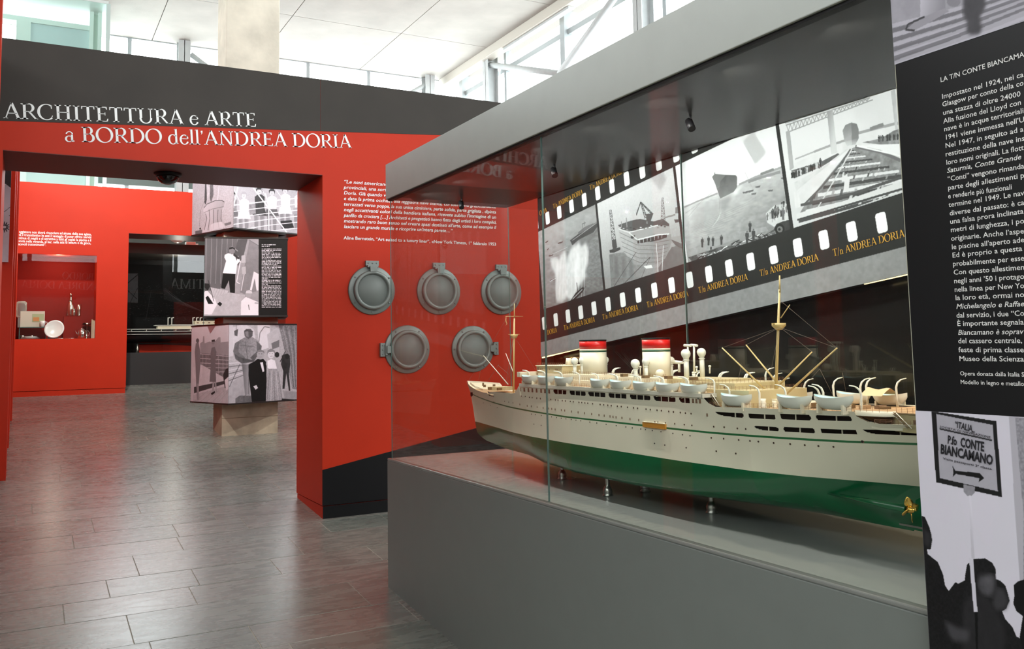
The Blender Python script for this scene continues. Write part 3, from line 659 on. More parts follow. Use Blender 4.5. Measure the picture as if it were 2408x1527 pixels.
# ================================================================ THE SHIP MODEL
SX = 2.66
ship = empty('ship_model', (SX, 3.6, ZT), 'large cream and green ocean liner model with two red topped funnels', 'ship model')
HULLW = mat('hull_cream', (.84, .77, .61), .42, noise=.03, nscale=5)
GREEN = mat('hull_green', (.004, .115, .040), .22, noise=.08, nscale=4, coat=.3)
STRIPE = mat('stripe_green', (.02, .16, .05), .4)
DARKIN = mat('dark_interior', (.018, .010, .007), .6)
WINB = mat('window_brown', (.22, .13, .08), .4)
BOATW = mat('boat_white', (.80, .78, .68), .35)
BOATIN = mat('boat_pale_blue', (.42, .70, .74), .4)
ip = lambda y, T: float(np.interp(y, *zip(*T)))
BD = [(1.65, .002), (1.68, .07), (1.75, .125), (1.85, .165), (2.0, .195), (2.2, .216), (2.6, .23), (4.2, .23), (4.6, .214), (4.9, .178), (5.2, .113), (5.4, .054), (5.53, .004)]
BW = [(1.65, .001), (1.8, .02), (2.0, .065), (2.3, .15), (2.6, .20), (3.0, .228), (3.9, .23), (4.3, .21), (4.6, .175), (4.9, .115), (5.2, .058), (5.4, .022), (5.53, .002)]
BKL = [(1.65, .002), (2.3, .006), (2.6, .03), (3.0, .13), (3.4, .17), (3.9, .165), (4.3, .10), (4.6, .05), (5.0, .008), (5.53, .001)]
STEM = [(.953, 4.60), (.965, 4.95), (.999, 5.272), (1.039, 5.378), (1.103, 5.403), (1.192, 5.428), (1.30, 5.466), (1.38, 5.531)]
STERN = [(.953, 2.05), (1.05, 2.02), (1.10, 1.93), (1.143, 1.80), (1.20, 1.69), (1.25, 1.655), (1.40, 1.64)]
SHEER = [(1.65, .034), (1.85, .024), (2.17, .012), (2.43, .006), (2.8, 0), (3.9, 0), (4.07, .004), (4.47, .012), (4.8, .022), (5.1, .034), (5.46, .052)]
ZTOP = [(1.65, 1.334), (2.03, 1.322), (2.07, 1.330), (2.10, 1.346), (2.1001, 1.362), (2.445, 1.355), (2.76, 1.347), (2.80, 1.36), (2.825, 1.378), (2.83, 1.392), (4.378, 1.396), (4.39, 1.385), (4.42, 1.362), (4.46, 1.342), (4.5, 1.337), (4.80, 1.335), (4.90, 1.327), (4.92, 1.322), (5.05, 1.320), (5.2, 1.328), (5.35, 1.343), (5.45, 1.360), (5.53, 1.377)]
ZTOPF = [p for p in ZTOP if p[0] < 4.95]+[(5.2, 1.330), (5.24, 1.366), (5.35, 1.371), (5.53, 1.377)]
ZW = 1.109; ZK = .953
def hb(yp, z):
    d, w_, k_ = ip(yp, BD), ip(yp, BW), ip(yp, BKL)
    if z >= ZW: return w_+(d-w_)*min(1, (z-ZW)/.26)**1.4
    t = max(0, (z-ZK)/(ZW-ZK)); p = 1.4+1.7*min(1, max(0, 1-abs(yp-3.6)/1.3))
    return k_+(w_-k_)*(1-(1-t)**p)**(1/p)
def ymap(yp, z):
    if yp > 4.2: return 4.2+(yp-4.2)*(float(np.interp(z, *zip(*STEM)))-4.2)/(5.53-4.2)
    if yp < 2.6: return 2.6+(yp-2.6)*(2.6-float(np.interp(z, *zip(*STERN))))/(2.6-1.65)
    return yp
def side_x(y, z, far=False):
    """outer skin X at a true (y, z)"""
    yp = y
    for _ in range(6): yp += y-ymap(yp, z)
    return SX+(hb(yp, z) if far else -hb(yp, z))
ROUND = .006
def inrect(y, z, ya, yb, z0, z1, taper=0):
    """ya > yb; taper: forward lower corner swept away over this length"""
    if not (yb < y < ya and z0 < z < z1): return False
    r = ROUND; cy_ = max(yb+r-y, y-(ya-r), 0); cz_ = max(z0+r-z, z-(z1-r), 0)
    if cy_*cy_+cz_*cz_ > r*r: return False
    if taper and y > ya-taper:
        t = (y-(ya-taper))/taper
        if z < z0+(z1-z0)*(1-math.sqrt(max(0, 1-t*t))): return False
    return True
OPEN = [(4.007, 3.88), (3.848, 3.702), (3.677, 3.53), (3.503, 3.359), (3.333, 3.183), (3.156, 3.008), (2.983, 2.914)]
OPENINGS = [(a, b_, 1.354, 1.3755, .02, 0) for a, b_ in OPEN]
OPENINGS += [(2.763, 2.609, 1.3095, 1.327, .09, 1), (2.581, 2.451, 1.3085, 1.327, .0, 1), (2.426, 2.289, 1.312, 1.3305, 0, 1), (2.263, 2.124, 1.3135, 1.332, 0, 1),
             (2.562, 2.449, 1.2655, 1.279, .05, 1), (2.424, 2.288, 1.2655, 1.282, 0, 1), (2.262, 2.125, 1.2665, 1.2835, 0, 1), (2.099, 1.70, 1.270, 1.2865, .06, 1), (4.925, 4.805, 1.2785, 1.2965, .05, 1)]
def is_open(y, z):
    if y < 2.12: 
        if z > ip(y, ZTOP): return True
    for (a, b_, z0, z1, tp, shr) in OPENINGS:
        zz = z-(ip(y, SHEER) if shr else 0)
        if inrect(y, zz, a, b_, z0, z1, tp): return True
    return False
def hull_side(name, sgn, fine):
    yps = np.concatenate([np.linspace(1.65, 2.9, 330 if fine else 60), np.linspace(2.9, 4.35, 300 if fine else 50)[1:], np.linspace(4.35, 5.0, 150 if fine else 40)[1:], np.linspace(5.0, 5.53, 60 if fine else 24)[1:]])
    below = list(np.linspace(ZK, ZW, 12))
    ts = [1.13, 1.16, 1.19, 1.215, 1.2365, 1.2445]+list(np.linspace(1.2445, 1.40, 62 if fine else 12))[1:]
    mb = MB(); NR = len(below)+len(ts); V = np.zeros((len(yps), NR, 3))
    for i, yp in enumerate(yps):
        zt_ = ip(yp, ZTOP if sgn < 0 else ZTOPF)
        for j in range(NR):
            if j < len(below): z = below[j]
            else:
                z = ts[j-len(below)]+ip(yp, SHEER)*min(1, (ts[j-len(below)]-ZW)/.1); z = min(z, zt_)
            V[i, j] = (SX+sgn*hb(yp, z), ymap(yp, z), z)
    idx = lambda i, j: i*NR+j
    mb.v = [tuple(p) for p in V.reshape(-1, 3)]
    for i in range(len(yps)-1):
        for j in range(NR-1):
            c = (V[i, j]+V[i+1, j+1]+V[i+1, j]+V[i, j+1])/4
            if abs(V[i, j, 2]-V[i, j+1, 2]) < 1e-5 and abs(V[i+1, j, 2]-V[i+1, j+1, 2]) < 1e-5: continue
            if j >= len(below)+5 and is_open(c[1], c[2]): continue
            mb.f.append((idx(i, j), idx(i+1, j), idx(i+1, j+1), idx(i, j+1))); mb.sm.append(True)
            mb.m.append(1 if j < len(below)-1 else (2 if j == len(below)+4 else 0))
    return mb.build(name, [HULLW, GREEN, STRIPE], ship, fixn=True)
hull_side('hull_side', -1, True); hull_side('hull_side', 1, True)
# keel closing strip
m = MB(); P = []
for yp in np.linspace(1.65, 5.53, 60): P.append([(SX-hb(yp, ZK), ymap(yp, ZK), ZK), (SX+hb(yp, ZK), ymap(yp, ZK), ZK)])
m.grid(P, flip=True); m.build('keel', GREEN, ship)
# dark inner shell behind the open promenade decks, deck stanchions and white posts
for sgn, nm in ((-1, 'port'), (1, 'starboard')):
    m = MB(); P = []
    for y in np.linspace(1.72, 4.98, 90):
        P.append([(SX+sgn*(abs(side_x(y, z)-SX)-.022), y, z) for z in (1.25+ip(y, SHEER), 1.30+ip(y, SHEER), min(1.3+ip(y, SHEER)+.04, ip(y, ZTOP)-.002), ip(y, ZTOP)-.002)])
    m.grid(P, flip=sgn > 0); m.build('inner_shell', DARKIN, ship)
def post(y, z0, z1, w_=.003):
    x = side_x(y, (z0+z1)/2); s_ = ip(y, SHEER) if z0 < 1.34 else 0
    m = MB(); m.box((x+.001, y-w_/2, z0-.002+s_), (x+.005, y+w_/2, z1+.002+s_)); m.build('deck_post', HULLW, ship)
for (y, r) in ((2.655, 0), (2.505, 0), (2.36, 0), (2.188, 0)): post(y, 1.311, 1.331)
for y in (2.497, 2.355, 2.185, 1.98, 1.86): post(y, 1.267, 1.285)
for y in (4.885, 4.845): post(y, 1.279, 1.297)
for a, b_ in OPEN:
    for k_ in ((1/3, 2/3) if a-b_ > .1 else (.5,)): post(a+(b_-a)*k_, 1.354, 1.3755, .0018)
# boat deck fascia strip and decks
def deck(name, ya, yb, z, inset, mt, zfun=None, n=40):
    m = MB(); P = []
    for y in np.linspace(ya, yb, n):
        zz = zfun(y) if zfun else z; hx = max(.001, abs(side_x(y, min(zz, ip(y, ZTOP)))-SX)-inset); P.append([(SX-hx, y, zz), (SX+hx, y, zz)])
    m.grid(P, smooth=False); return m.build(name, mt, ship)
m = MB()
for y0, y1, z0, z1 in ((2.83, 4.378, 1.380, 1.396),):
    P = []
    for y in np.linspace(y0, y1, 30):
        h = abs(side_x(y, 1.39)-SX)+.006; P.append([(SX-h+.01, y, z0), (SX-h, y, z0), (SX-h, y, z1), (SX+h, y, z1), (SX+h, y, z0), (SX+h-.01, y, z0)])
    m.grid(P, smooth=False)
m.box((SX-.236, 2.826, 1.380), (SX+.236, 2.832, 1.396)); m.build('boat_deck', mat('deck_grey_cream', (.62, .58, .48), .5), ship)
deck('timber_boat_deck', 2.832, 4.378, 1.397, .012, TIMBER)
deck('forecastle_deck', 4.36, 5.40, 0, .004, TIMBER, lambda y: 1.299+ip(y, SHEER)*.55)
deck('open_deck', 2.05, 2.832, 0, .006, TIMBER, lambda y: ip(y, ZTOP)-.006 if y < 2.76 else 1.343)
deck('well_deck', 1.66, 2.12, 0, .004, TIMBER, lambda y: 1.296+ip(y, SHEER)*.9)
m = MB(); m.box((SX-.226, 4.374, 1.33), (SX+.226, 4.380, 1.396)); m.build('bulkhead', HULLW, ship)
# white turned-in bulwark on the far bow seen from within
m = MB(); P = []
for y in np.linspace(5.23, 5.50, 20):
    h = abs(side_x(y, ip(y, ZTOPF)-.002)-SX); P.append([(SX+h-.003, y, ip(y, ZTOPF)-.04), (SX+h-.003, y, ip(y, ZTOPF))])
m.grid(P); m.build('bow_bulwark', HULLW, ship)
# after deck house with curved front, its timber roof and the white overhang band
def mir(pts): return pts+[(2*SX-x, y) for x, y in reversed(pts)]
ho = mir([(2.512, 1.70), (2.512, 1.955), (2.522, 1.990), (2.545, 2.015), (2.60, 2.035)])
m = MB(); m.prism(ho, 1.300, 1.360, 'Z'); m.build('deck_house', BEIGE, ship)
ro = mir([(2.503, 1.70), (2.503, 1.955), (2.500, 1.972), (side_x(1.985, 1.34)+.018, 1.984), (side_x(2.0, 1.34)+.003, 1.998), (side_x(2.03, 1.34)-.001, 2.03), (side_x(2.11, 1.34)-.001, 2.11)])
m = MB(); m.prism(ro, 1.3605, 1.3635, 'Z'); m.build('deck_house_roof', TIMBER, ship)
for sg in (0, 1):
    pts = [(2.508, 1.972), (side_x(1.985, 1.34)+.018, 1.983), (side_x(2.0, 1.34)+.002, 1.997), (side_x(2.03, 1.34)-.002, 2.03), (side_x(2.105, 1.34)-.0015, 2.105)]
    P = [[(x, y, 1.348), (x, y, 1.3655), (x+.003, y-.002, 1.3655), (x+.003, y-.002, 1.348)] for x, y in pts]
    if sg: P = [[(2*SX-q[0], q[1], q[2]) for q in r] for r in P]
    m = MB(); m.grid(P, flip=bool(sg)); m.build('overhang_band', HULLW, ship)
# white rail along the top of the stern bulwark
for sg in (-1, 1):
    P = []
    for y in np.linspace(1.68, 2.06, 14):
        h = abs(side_x(y, ip(y, ZTOP)-.003)-SX); P.append([(SX+sg*(h+.001), y, ip(y, ZTOP)-.001), (SX+sg*(h+.001), y, ip(y, ZTOP)+.001), (SX+sg*(h-.006), y, ip(y, ZTOP)+.001), (SX+sg*(h-.006), y, ip(y, ZTOP)-.02)])
    m = MB(); m.grid(P, flip=sg > 0); m.build('bulwark_rail', HULLW, ship)

# ---- portholes and small windows of the side, too small to pick apart: one part
C6 = lambda u, v: (1240+u/6.02, 860+v/6.02); C7 = lambda u, v: (1090+u/7.77, 800+v/7.77); C48 = lambda u, v: (1660+u/4.816, 820+v/4.816)
def hull_hit(px, py):
    X = 2.43
    for _ in range(8): p = onx(px, py, X); X = .5*X+.5*side_x(p[1], p[2])
    return onx(px, py, X)
rims, lights, rects = MB(), MB(), MB()
def disc(mb, c, r, h, n=10):
    y, z = c[1], c[2]; x = side_x(y, z); dy = side_x(y+.004, z)-side_x(y-.004, z)
    nn = Vector((-1, dy/.008, 0)).normalized(); mb.tube(Vector((x, y, z))-nn*.002, Vector((x, y, z))+nn*h, r, n=n, smooth=False)
    return
for u in (30, 70, 135, 185, 290, 333, 400, 437, 497, 540, 610, 652, 733, 772, 817, 857, 925, 1032, 1083, 1140, 1190, 1276, 1332, 1420, 1505, 1563, 1682, 1742, 1838, 1900, 2004, 2070, 2168, 2240, 2320):
    c = hull_hit(*C6(u, 450+(u-30)*.1013)); disc(rims, c, .0042, .0012); disc(lights, c, .0030, .0016, 8)
for u, v in ((1060, 1025), (1130, 1032), (1205, 1048), (1255, 1055), (1340, 1068), (1405, 1075)): c = hull_hit(*C7(u, v)); disc(rims, c, .0038, .0012); disc(lights, c, .0027, .0016, 8)
for u in (0, 57, 140, 225, 303, 347, 395, 483, 530, 627, 720, 810, 912, 1015, 1090, 1172, 1215, 1257, 1340, 1455, 1578):
    c = hull_hit(*C6(u, 570+u*.1290)); x = side_x(c[1], c[2]); rects.box((x-.0012, c[1]-.003, c[2]-.0052), (x+.002, c[1]+.003, c[2]+.0052))
for u, v in ((1030, 1178), (1165, 1200), (1240, 1212)): c = hull_hit(*C7(u, v)); x = side_x(c[1], c[2]); rects.box((x-.0012, c[1]-.003, c[2]-.005), (x+.002, c[1]+.003, c[2]+.005))
for u, v in ((15, 752), ): c = hull_hit(*C48(u, v)); x = side_x(c[1], c[2]); rects.box((x-.0012, c[1]-.004, c[2]-.006), (x+.002, c[1]+.004, c[2]+.006))
for u in (1808, 1850, 1957, 2088, 2223, 2331): c = hull_hit(*C6(u, 798+(u-1808)*.095)); disc(rims, c, .0036, .0012); disc(lights, c, .0024, .0016, 8)
for u in (60, 115, 200, 345, 417, 482, 548, 622, 690, 757, 886, 985, 1117, 1259, 1396, 1487, 1608, 1673, 1771, 1893, 2062, 2198, 2305):
    c = hull_hit(*C6(u, 688+(u-60)*.1365)); disc(lights, c, .0030, .0014, 8)
for u, v in ((95, 830), (197, 847), (293, 865), (1803, 1103), (1948, 1127), (2250, 1165)): c = hull_hit(*C6(u, v)); disc(lights, c, .0032, .0014, 8)
for u, v in ((750, 1120), (825, 1135), (905, 1150), (550, 1130), (480, 1195), (610, 1235), (350, 1150)): c = hull_hit(*C7(u, v)); disc(lights, c, .0026, .0014, 8)
for u, v in ((62, 1012), (202, 1022), (372, 1035), (500, 1047), (595, 1054), (768, 1070), (955, 1082), (1120, 1094), (1275, 1105), (1445, 1113), (118, 1163), (340, 1190), (90, 885), (208, 892), (357, 905), (452, 912)):
    c = hull_hit(*C48(u, v)); disc(rims, c, .0040, .0012); disc(lights, c, .0028, .0016, 8)
c = hull_hit(*C48(1773, 1053)); disc(rims, c, .0062, .0012); disc(lights, c, .0048, .0018)
for mb_, nm, mt in ((rims, 'porthole_rims', WINB), (lights, 'porthole_lights', DARKIN), (rects, 'side_windows', WINB)): tag(mb_.build(nm, mt, ship), kind='stuff')
m = MB()
for u in (1035, 1110, 1185, 1258, 1335, 1418, 1490, 1565):
    c = hull_hit(*C7(u, 868+(u-1035)*.112)); x = side_x(c[1], 1.365); m.box((x-.001, c[1]-.0085, 1.3535), (x+.002, c[1]+.0085, 1.3745))
for y in (2.893, 2.872, 2.850): x = side_x(y, 1.365); m.box((x-.001, y-.006, 1.356), (x+.002, y+.006, 1.374))
tag(m.build('promenade_windows', WINB, ship), kind='stuff')
# anchor, shell door, orange accommodation boat
a = hull_hit(*C7(150, 990)); m = MB(); m.box((a[0]-.006, a[1]-.006, a[2]-.012), (a[0]+.004, a[1]+.008, a[2]+.012)); m.tube((a[0]-.005, a[1], a[2]+.012), (a[0]-.003, a[1], a[2]-.018), .003); m.build('anchor', BLACK, ship)
ORG = mat('orange_planks', (.62, .26, .035), .45)
g0, g1 = hull_hit(*C6(1655, 850)), hull_hit(*C6(1970, 850))
x = side_x(g0[1], g0[2]); t = MB()
for k_ in range(4): t.box((x-.010, g1[1], 1.2355+k_*.0056), (x, g0[1], 1.2355+k_*.0056+.005))
gb = t.build('hanging_raft', ORG, ship); m = MB(); m.box((x-.0106, g1[1]-.001, 1.2575), (x, g0[1]+.001, 1.2595)); m.build('raft_rim', CREAM, ship)

# ---- deck houses
def hbox(name, xa, xb, ya, yb, z0, z1, mt=BEIGE, bev=.002): m = MB(); m.box((xa, ya, z0), (xb, yb, z1)); return m.build(name, mt, ship, bevel=bev)
hbox('deck_house', 2.515, 2.805, 2.86, 4.30, 1.397, 1.424, CREAM)
hbox('deck_house', 2.545, 2.775, 3.78, 4.36, 1.424, 1.452, CREAM)
hbox('bridge_house', 2.545, 2.775, 4.10, 4.375, 1.452, 1.492, BEIGE)
hbox('wheelhouse_roof', 2.540, 2.780, 4.095, 4.38, 1.492, 1.496, CREAM)
hbox('bridge_wing', 2.445, 2.875, 4.385, 4.425, 1.432, 1.460, CREAM)
hbox('funnel_house', 2.56, 2.76, 3.28, 3.62, 1.424, 1.447, CREAM)
hbox('funnel_house', 2.56, 2.76, 3.86, 4.07, 1.424, 1.450, CREAM)
hbox('vent_house', 2.555, 2.765, 2.90, 3.22, 1.424, 1.448, BEIGE)
hbox('deck_house', 2.50, 2.82, 2.64, 2.95, 1.343, 1.412, BEIGE)
hbox('deck_house', 2.52, 2.80, 2.74, 3.02, 1.397, 1.438, BEIGE)
hbox('mast_house', 2.62, 2.70, 2.58, 2.68, 1.345, 1.375, CREAM)
hbox('hatch', 2.58, 2.74, 2.42, 2.54, 1.352, 1.368, CREAM)
hbox('winch_house', 2.60, 2.72, 4.55, 4.66, 1.31, 1.345, CREAM)
hbox('hatch', 2.60, 2.72, 4.98, 5.10, 1.33, 1.352, BEIGE)
m = MB(); m.box((2.5095, 1.868, 1.312), (2.513, 1.884, 1.348)); m.build('brown_door', WINB, ship)
for y in (1.908, 1.848, 1.832): m = MB(); m.box((2.5095, y-.004, 1.328), (2.513, y+.004, 1.342)); m.build('house_window', WINB, ship)
m = MB(); m.box((2.4985, 2.70, 1.345), (2.502, 2.715, 1.378)); m.build('brown_door', WINB, ship)
m = MB()
for y, z in ((4.33, 1.475), (4.31, 1.475), (4.23, 1.475), (4.17, 1.475), (4.16, 1.475), (4.15, 1.475), (4.14, 1.475), (4.12, 1.475)): m.box((2.5435, y-.002, z-.004), (2.546, y+.002, z+.004))
for y in (2.95, 2.87, 2.80): m.tube((2.517, y, 1.42), (2.521, y, 1.42), .004)
tag(m.build('house_windows', WINB, ship), kind='stuff')
m = MB(); m.box((2.5435, 4.255, 1.458), (2.546, 4.272, 1.488)); m.build('brown_door', WINB, ship)
m = MB(); m.box((2.5435, 4.345, 1.462), (2.546, 4.372, 1.484)); m.build('dark_recess', WINB, ship)
m = MB(); m.lathe([(.020, 1.496), (.014, 1.535)], (SX-.03, 4.165, 0), n=20); m.build('wheelhouse_vent', CREAM, ship)
# ---- funnels
for (yc, ry) in ((3.968, .0865), (3.424, .079)):
    t = MB(); t.lathe([(1.0, 1.44), (1.0, 1.567)], (SX, yc, 0), n=40, sx=ry*.74, sy=ry)
    f_ = t.build('funnel', CREAM, ship)
    for nm, z0, z1, mt, k_ in (('green_band', 1.567, 1.574, mat('band_green', (.005, .07, .03), .4), 1.01), ('white_band', 1.574, 1.582, CREAM, 1.005), ('red_band', 1.582, 1.626, mat('funnel_red', (.62, .008, .006), .35), 1.005), ('black_rim', 1.626, 1.632, BLACK, 1.03)):
        t = MB(); t.lathe([(k_, z0), (k_, z1)], (SX, yc, 0), n=40, sx=ry*.74, sy=ry); t.build(nm, mt, f_)
    t = MB(); t.lathe([(.93, 1.6325), (.0, 1.6325)], (SX, yc, 0), n=40, sx=ry*.74, sy=ry); t.build('smoke_opening', BLACK, f_)
# ---- ventilator cowls: stem, collar and hooded mouth
E1 = lambda u, v: (1340+u/6.689, 780+v/6.689)
def cowl(u, v, r_px, X, zb_, wr=.5, face=-1):
    c = onx(*E1(u, v), X); k_ = r_px/6.689*np.dot(c-CAM, _f)/F_PX; r = k_
    m = MB(); m.tube((c[0], c[1], zb_), (c[0], c[1], c[2]-r*.5), r*wr, r*wr*.95, n=16)
    st = m.build('ventilator_cowl', BOATW, ship)
    m = MB(); m.lathe([(r*wr*1.1, -.002), (r*wr*1.3, -.001), (r*wr*1.3, .001), (r*wr*1.1, .002)], (c[0], c[1], c[2]-r*1.35), n=18); m.build('collar', BOATW, st)
    m = MB(); m.lathe([(.0, r), (r*.5, r*.87), (r*.86, r*.5), (r, 0), (r*.9, -r*.45), (r*.62, -r*.85), (r*wr*.98, -r*1.15)], c, n=22); m.build('hood', BOATW, st)
    m = MB(); d = Vector((.5, face, .15)).normalized()
    m.tube(Vector(c)+d*r*.72, Vector(c)+d*r*1.02, r*.66, r*.82, n=20, cap=True); m.build('mouth', BOATW, st)
for a in ((75, 465, 58, 2.57, 1.424), (195, 455, 55, 2.60, 1.424), (562, 445, 52, 2.74, 1.424), (1030, 505, 72, 2.57, 1.424), (1197, 470, 62, 2.59, 1.424), (1590, 455, 60, 2.75, 1.424), (1825, 350, 75, 2.60, 1.44, .55), (2072, 330, 70, 2.72, 1.44, .55)): cowl(*a, face=1)
def stick(name, X, pts, r, mt=BOATW, n=10): m = MB(); m.path([onx(*E1(*p), X) for p in pts], r, n); return m.build(name, mt, ship)
stick('vent_post', 2.66, [(1858, 640), (1858, 230)], .0042); stick('vent_post', 2.70, [(1955, 640), (1955, 220)], .0050)
stick('vent_head', 2.66, [(1800, 218), (1905, 222)], .0058); stick('vent_head', 2.70, [(1905, 212), (2003, 222)], .0058)
stick('drum_vent', 2.70, [(1625, 475), (1690, 485), (1775, 490)], [.0095, .0085, .0062], n=14); stick('drum_post', 2.70, [(1720, 500), (1720, 640)], .0062)
for u, v, h in ((1110, 560, 120), (1995, 565, 90), (2200, 550, 110), (1940, 650, 50), (155, 620, 60)):
    st = stick('mushroom_vent', 2.62, [(u, v+h), (u, v)], .0034); p = onx(*E1(u, v), 2.62); m = MB(); m.lathe([(.0048, -.004), (.0062, 0), (.0058, .004), (0, .006)], p, n=14); m.build('cap', BOATW, st)
for u, v in ((1150, 712), (1510, 722), (1905, 740), (815, 690)):
    p = onx(*E1(u, v), 2.52); m = MB(); m.box((p[0], p[1]-.012, p[2]-.007), (p[0]+.03, p[1]+.012, p[2]+.006)); m.build('deck_locker', BROWN, ship)
p = onx(*E1(1420, 660), 2.60); m = MB(); m.sphere(p, .022, sc_=(1, 1, .9)); m.build('water_tank', CREAM, ship)
p = onx(*E1(1950, 660), 2.57); m = MB(); m.lathe([(.010, 1.448), (.010, 1.452), (.006, 1.455), (.010, 1.459), (.006, 1.463), (.009, 1.468)], (p[0], p[1], 0), n=16); m.build('searchlight_stack', BOATW, ship)
# ---- lifeboats
def lifeboat(ya, yb, z, X, cov=False):
    L_ = ya-yb; yc = (ya+yb)/2; bm_ = .034; dp = .043
    t = empty('lifeboat', (X-SX, yc-3.6, z-ZT)); t.parent = ship
    m = MB(); P = []; Q = []
    for s_ in np.linspace(-1, 1, 17):
        w_ = bm_*(1-abs(s_)**2.6)+.0005; zt_ = .010*s_*s_; zb_ = -dp*(1-abs(s_)**3.2*.85)
        row = []
        for a in np.linspace(0, PI, 11): row.append((X-w_*math.cos(a), yc+s_*L_/2, z+zt_+(zb_-zt_)*math.sin(a)**.8))
        P.append(row); Q.append([(X-w_*.9*math.cos(a), yc+s_*L_/2*.97, z+zt_-.003+(-.006)*math.sin(a)) for a in np.linspace(0, PI, 5)])
    m.grid(P); m.build('boat_hull', BOATW, t, fixn=True)
    m = MB(); m.grid(Q); m.build('boat_lining', BOATIN, t)
    for s_ in (-.62, .62):
        m = MB(); m.box((X-.022, yc+s_*L_/2-.004, z-dp-.012), (X+.022, yc+s_*L_/2+.004, z-dp*.55)); m.build('chock', CREAM, t)
    return t
def davit(y, z, X, sg, h=.062):
    m = MB(); pts = [(X+sg*.000, y, z-.045), (X+sg*-.002, y, z-.01), (X-sg*.003, y, z+h*.45), (X+sg*.001, y, z+h*.72), (X+sg*.012, y, z+h*.90), (X+sg*.030, y, z+h*.97)]
    # the arm leans aft to forward as it curls outboard
    pts = [(p[0], p[1]+-sg*(.0 if i < 3 else (.004, .011, .020)[i-3]), p[2]) for i, p in enumerate(pts)]
    m.path(pts, [.0034, .0038, .0042, .0036, .0026, .0018], 8); return m.build('davit', BOATW, ship)
NB = [(4.375, 4.200, 1.438), (4.197, 4.028, 1.437), (4.024, 3.848, 1.436), (3.684, 3.522, 1.432), (3.519, 3.350, 1.430), (3.336, 3.172, 1.428), (3.168, 3.004, 1.427), (3.000, 2.828, 1.427), (2.748, 2.573, 1.393), (2.445, 2.276, 1.400), (2.266, 2.094, 1.406)]
for i, (a, b_, z) in enumerate(NB):
    lifeboat(a, b_, z, 2.452)
    for y in ((a-.004), (b_+.004)):
        davit(y, z-.006 if i < 8 else z-.012, 2.492, -1, .040 if i < 8 else .056)
for i, (a, b_, z) in enumerate(NB[:8]): lifeboat(a, b_, z, 2.868); davit(a-.004, z, 2.83, 1, .042); davit(b_+.004, z, 2.83, 1, .042)
T2B = lambda u, v: (1600+u/2.35, 600+v/2.35)
for (l, r_, v, u1, u2, vt) in ((412, 515, 690, 478, 478, 640), (560, 730, 750, 560, 690, 695), (862, 1050, 752, 850, 1000, 697), (1060, 1253, 757, 1032, 1198, 697)):
    a, b_ = onx(*T2B(l, v), 2.868), onx(*T2B(r_, v), 2.868); lifeboat(a[1], b_[1], a[2]-.008, 2.868)
    for u_ in sorted({u1, u2}): d_ = onx(*T2B(u_, 780), 2.84); davit(d_[1], a[2]-.005, 2.84, 1, .062)
# canvas awning among the aft boats
m = MB(); P = []
for i, s_ in enumerate(np.linspace(0, 1, 7)):
    y = 2.33-.10*s_; P.append([(2.76, y, 1.395), (2.785, y, 1.408+.006*math.sin(s_*9)), (2.81, y, 1.420+.004*math.cos(s_*7)), (2.835, y, 1.410), (2.85, y, 1.398)])
m.grid(P); aw = m.build('canvas_awning', mat('canvas', (.55, .43, .27), .8), ship)
# ---- masts, crow's nests, booms and rigging
def spar(name, p, q_, r0, r1, mt=SPAR, par=None): m = MB(); m.tube(p, q_, r0, r1, n=10); return m.build(name, mt, par or ship)
fm = spar('foremast', (SX, 4.862, 1.32), (SX, 4.833, 1.78), .0065, .0045); spar('topmast', (SX, 4.833, 1.78), (SX, 4.83, 1.872), .0038, .0016, par=fm)
spar('yard', (SX-.062, 4.833, 1.792), (SX+.062, 4.833, 1.792), .0016, .0012, par=fm)
m = MB(); m.lathe([(.014, 1.655), (.024, 1.672), (.024, 1.680), (.021, 1.680)], (SX, 4.842, 0), n=20); m.box((SX-.036, 4.836, 1.6785), (SX+.036, 4.848, 1.681)); m.build('crows_nest', SPAR, fm)
m = MB(); m.path([(SX-.058, 4.833, 1.792), (SX-.060, 4.834, 1.765), (SX-.052, 4.834, 1.745), (SX-.062, 4.834, 1.735)], [.0008, .004, .003, .0008], 5); m.build('bunting', mat('faded_flag', (.5, .28, .12), .8), fm)
mm = spar('mainmast', (SX, 2.662, 1.34), (SX, 2.609, 1.812), .0072, .0045); spar('topmast', (SX, 2.609, 1.80), (SX, 2.605, 1.869), .0042, .0030, par=mm)
m = MB(); m.lathe([(.012, 1.650), (.028, 1.666), (.028, 1.676), (.025, 1.676)], (SX, 2.622, 0), n=20); m.box((SX-.034, 2.616, 1.6745), (SX+.034, 2.628, 1.677)); m.build('crows_nest', SPAR, mm)
def px_spar(name, fn, p, q_, X0, X1, r0, r1, mt=SPAR): return spar(name, onx(*fn(*p), X0), onx(*fn(*q_), X1), r0, r1, mt)
T1A = lambda u, v: (1050+u/2.35, 600+v/2.35)
for p, q_, X0, X1 in (((490, 765), (230, 513), 2.64, 2.56), ((545, 720), (363, 497), 2.68, 2.76), ((545, 720), (728, 535), 2.68, 2.76), ((590, 765), (865, 515), 2.64, 2.56)):
    px_spar('derrick_boom', T2B, p, q_, X0, X1, .0042, .0024)
px_spar('signal_gaff', T2B, (555, 348), (605, 275), SX, SX, .0022, .0014)
WSP = mat('white_spar', (.70, .66, .56), .4)
px_spar('derrick_boom', T1A, (340, 715), (205, 557), 2.63, 2.60, .0032, .0020, WSP); px_spar('derrick_boom', T1A, (372, 655), (328, 545), 2.69, 2.72, .0032, .0020, WSP)
px_spar('jackstaff', T1A, (178, 692), (187, 640), SX, SX, .0012, .0008, BROWN)
wire = mat('rigging_wire', (.16, .12, .09), .5)
rg = MB()
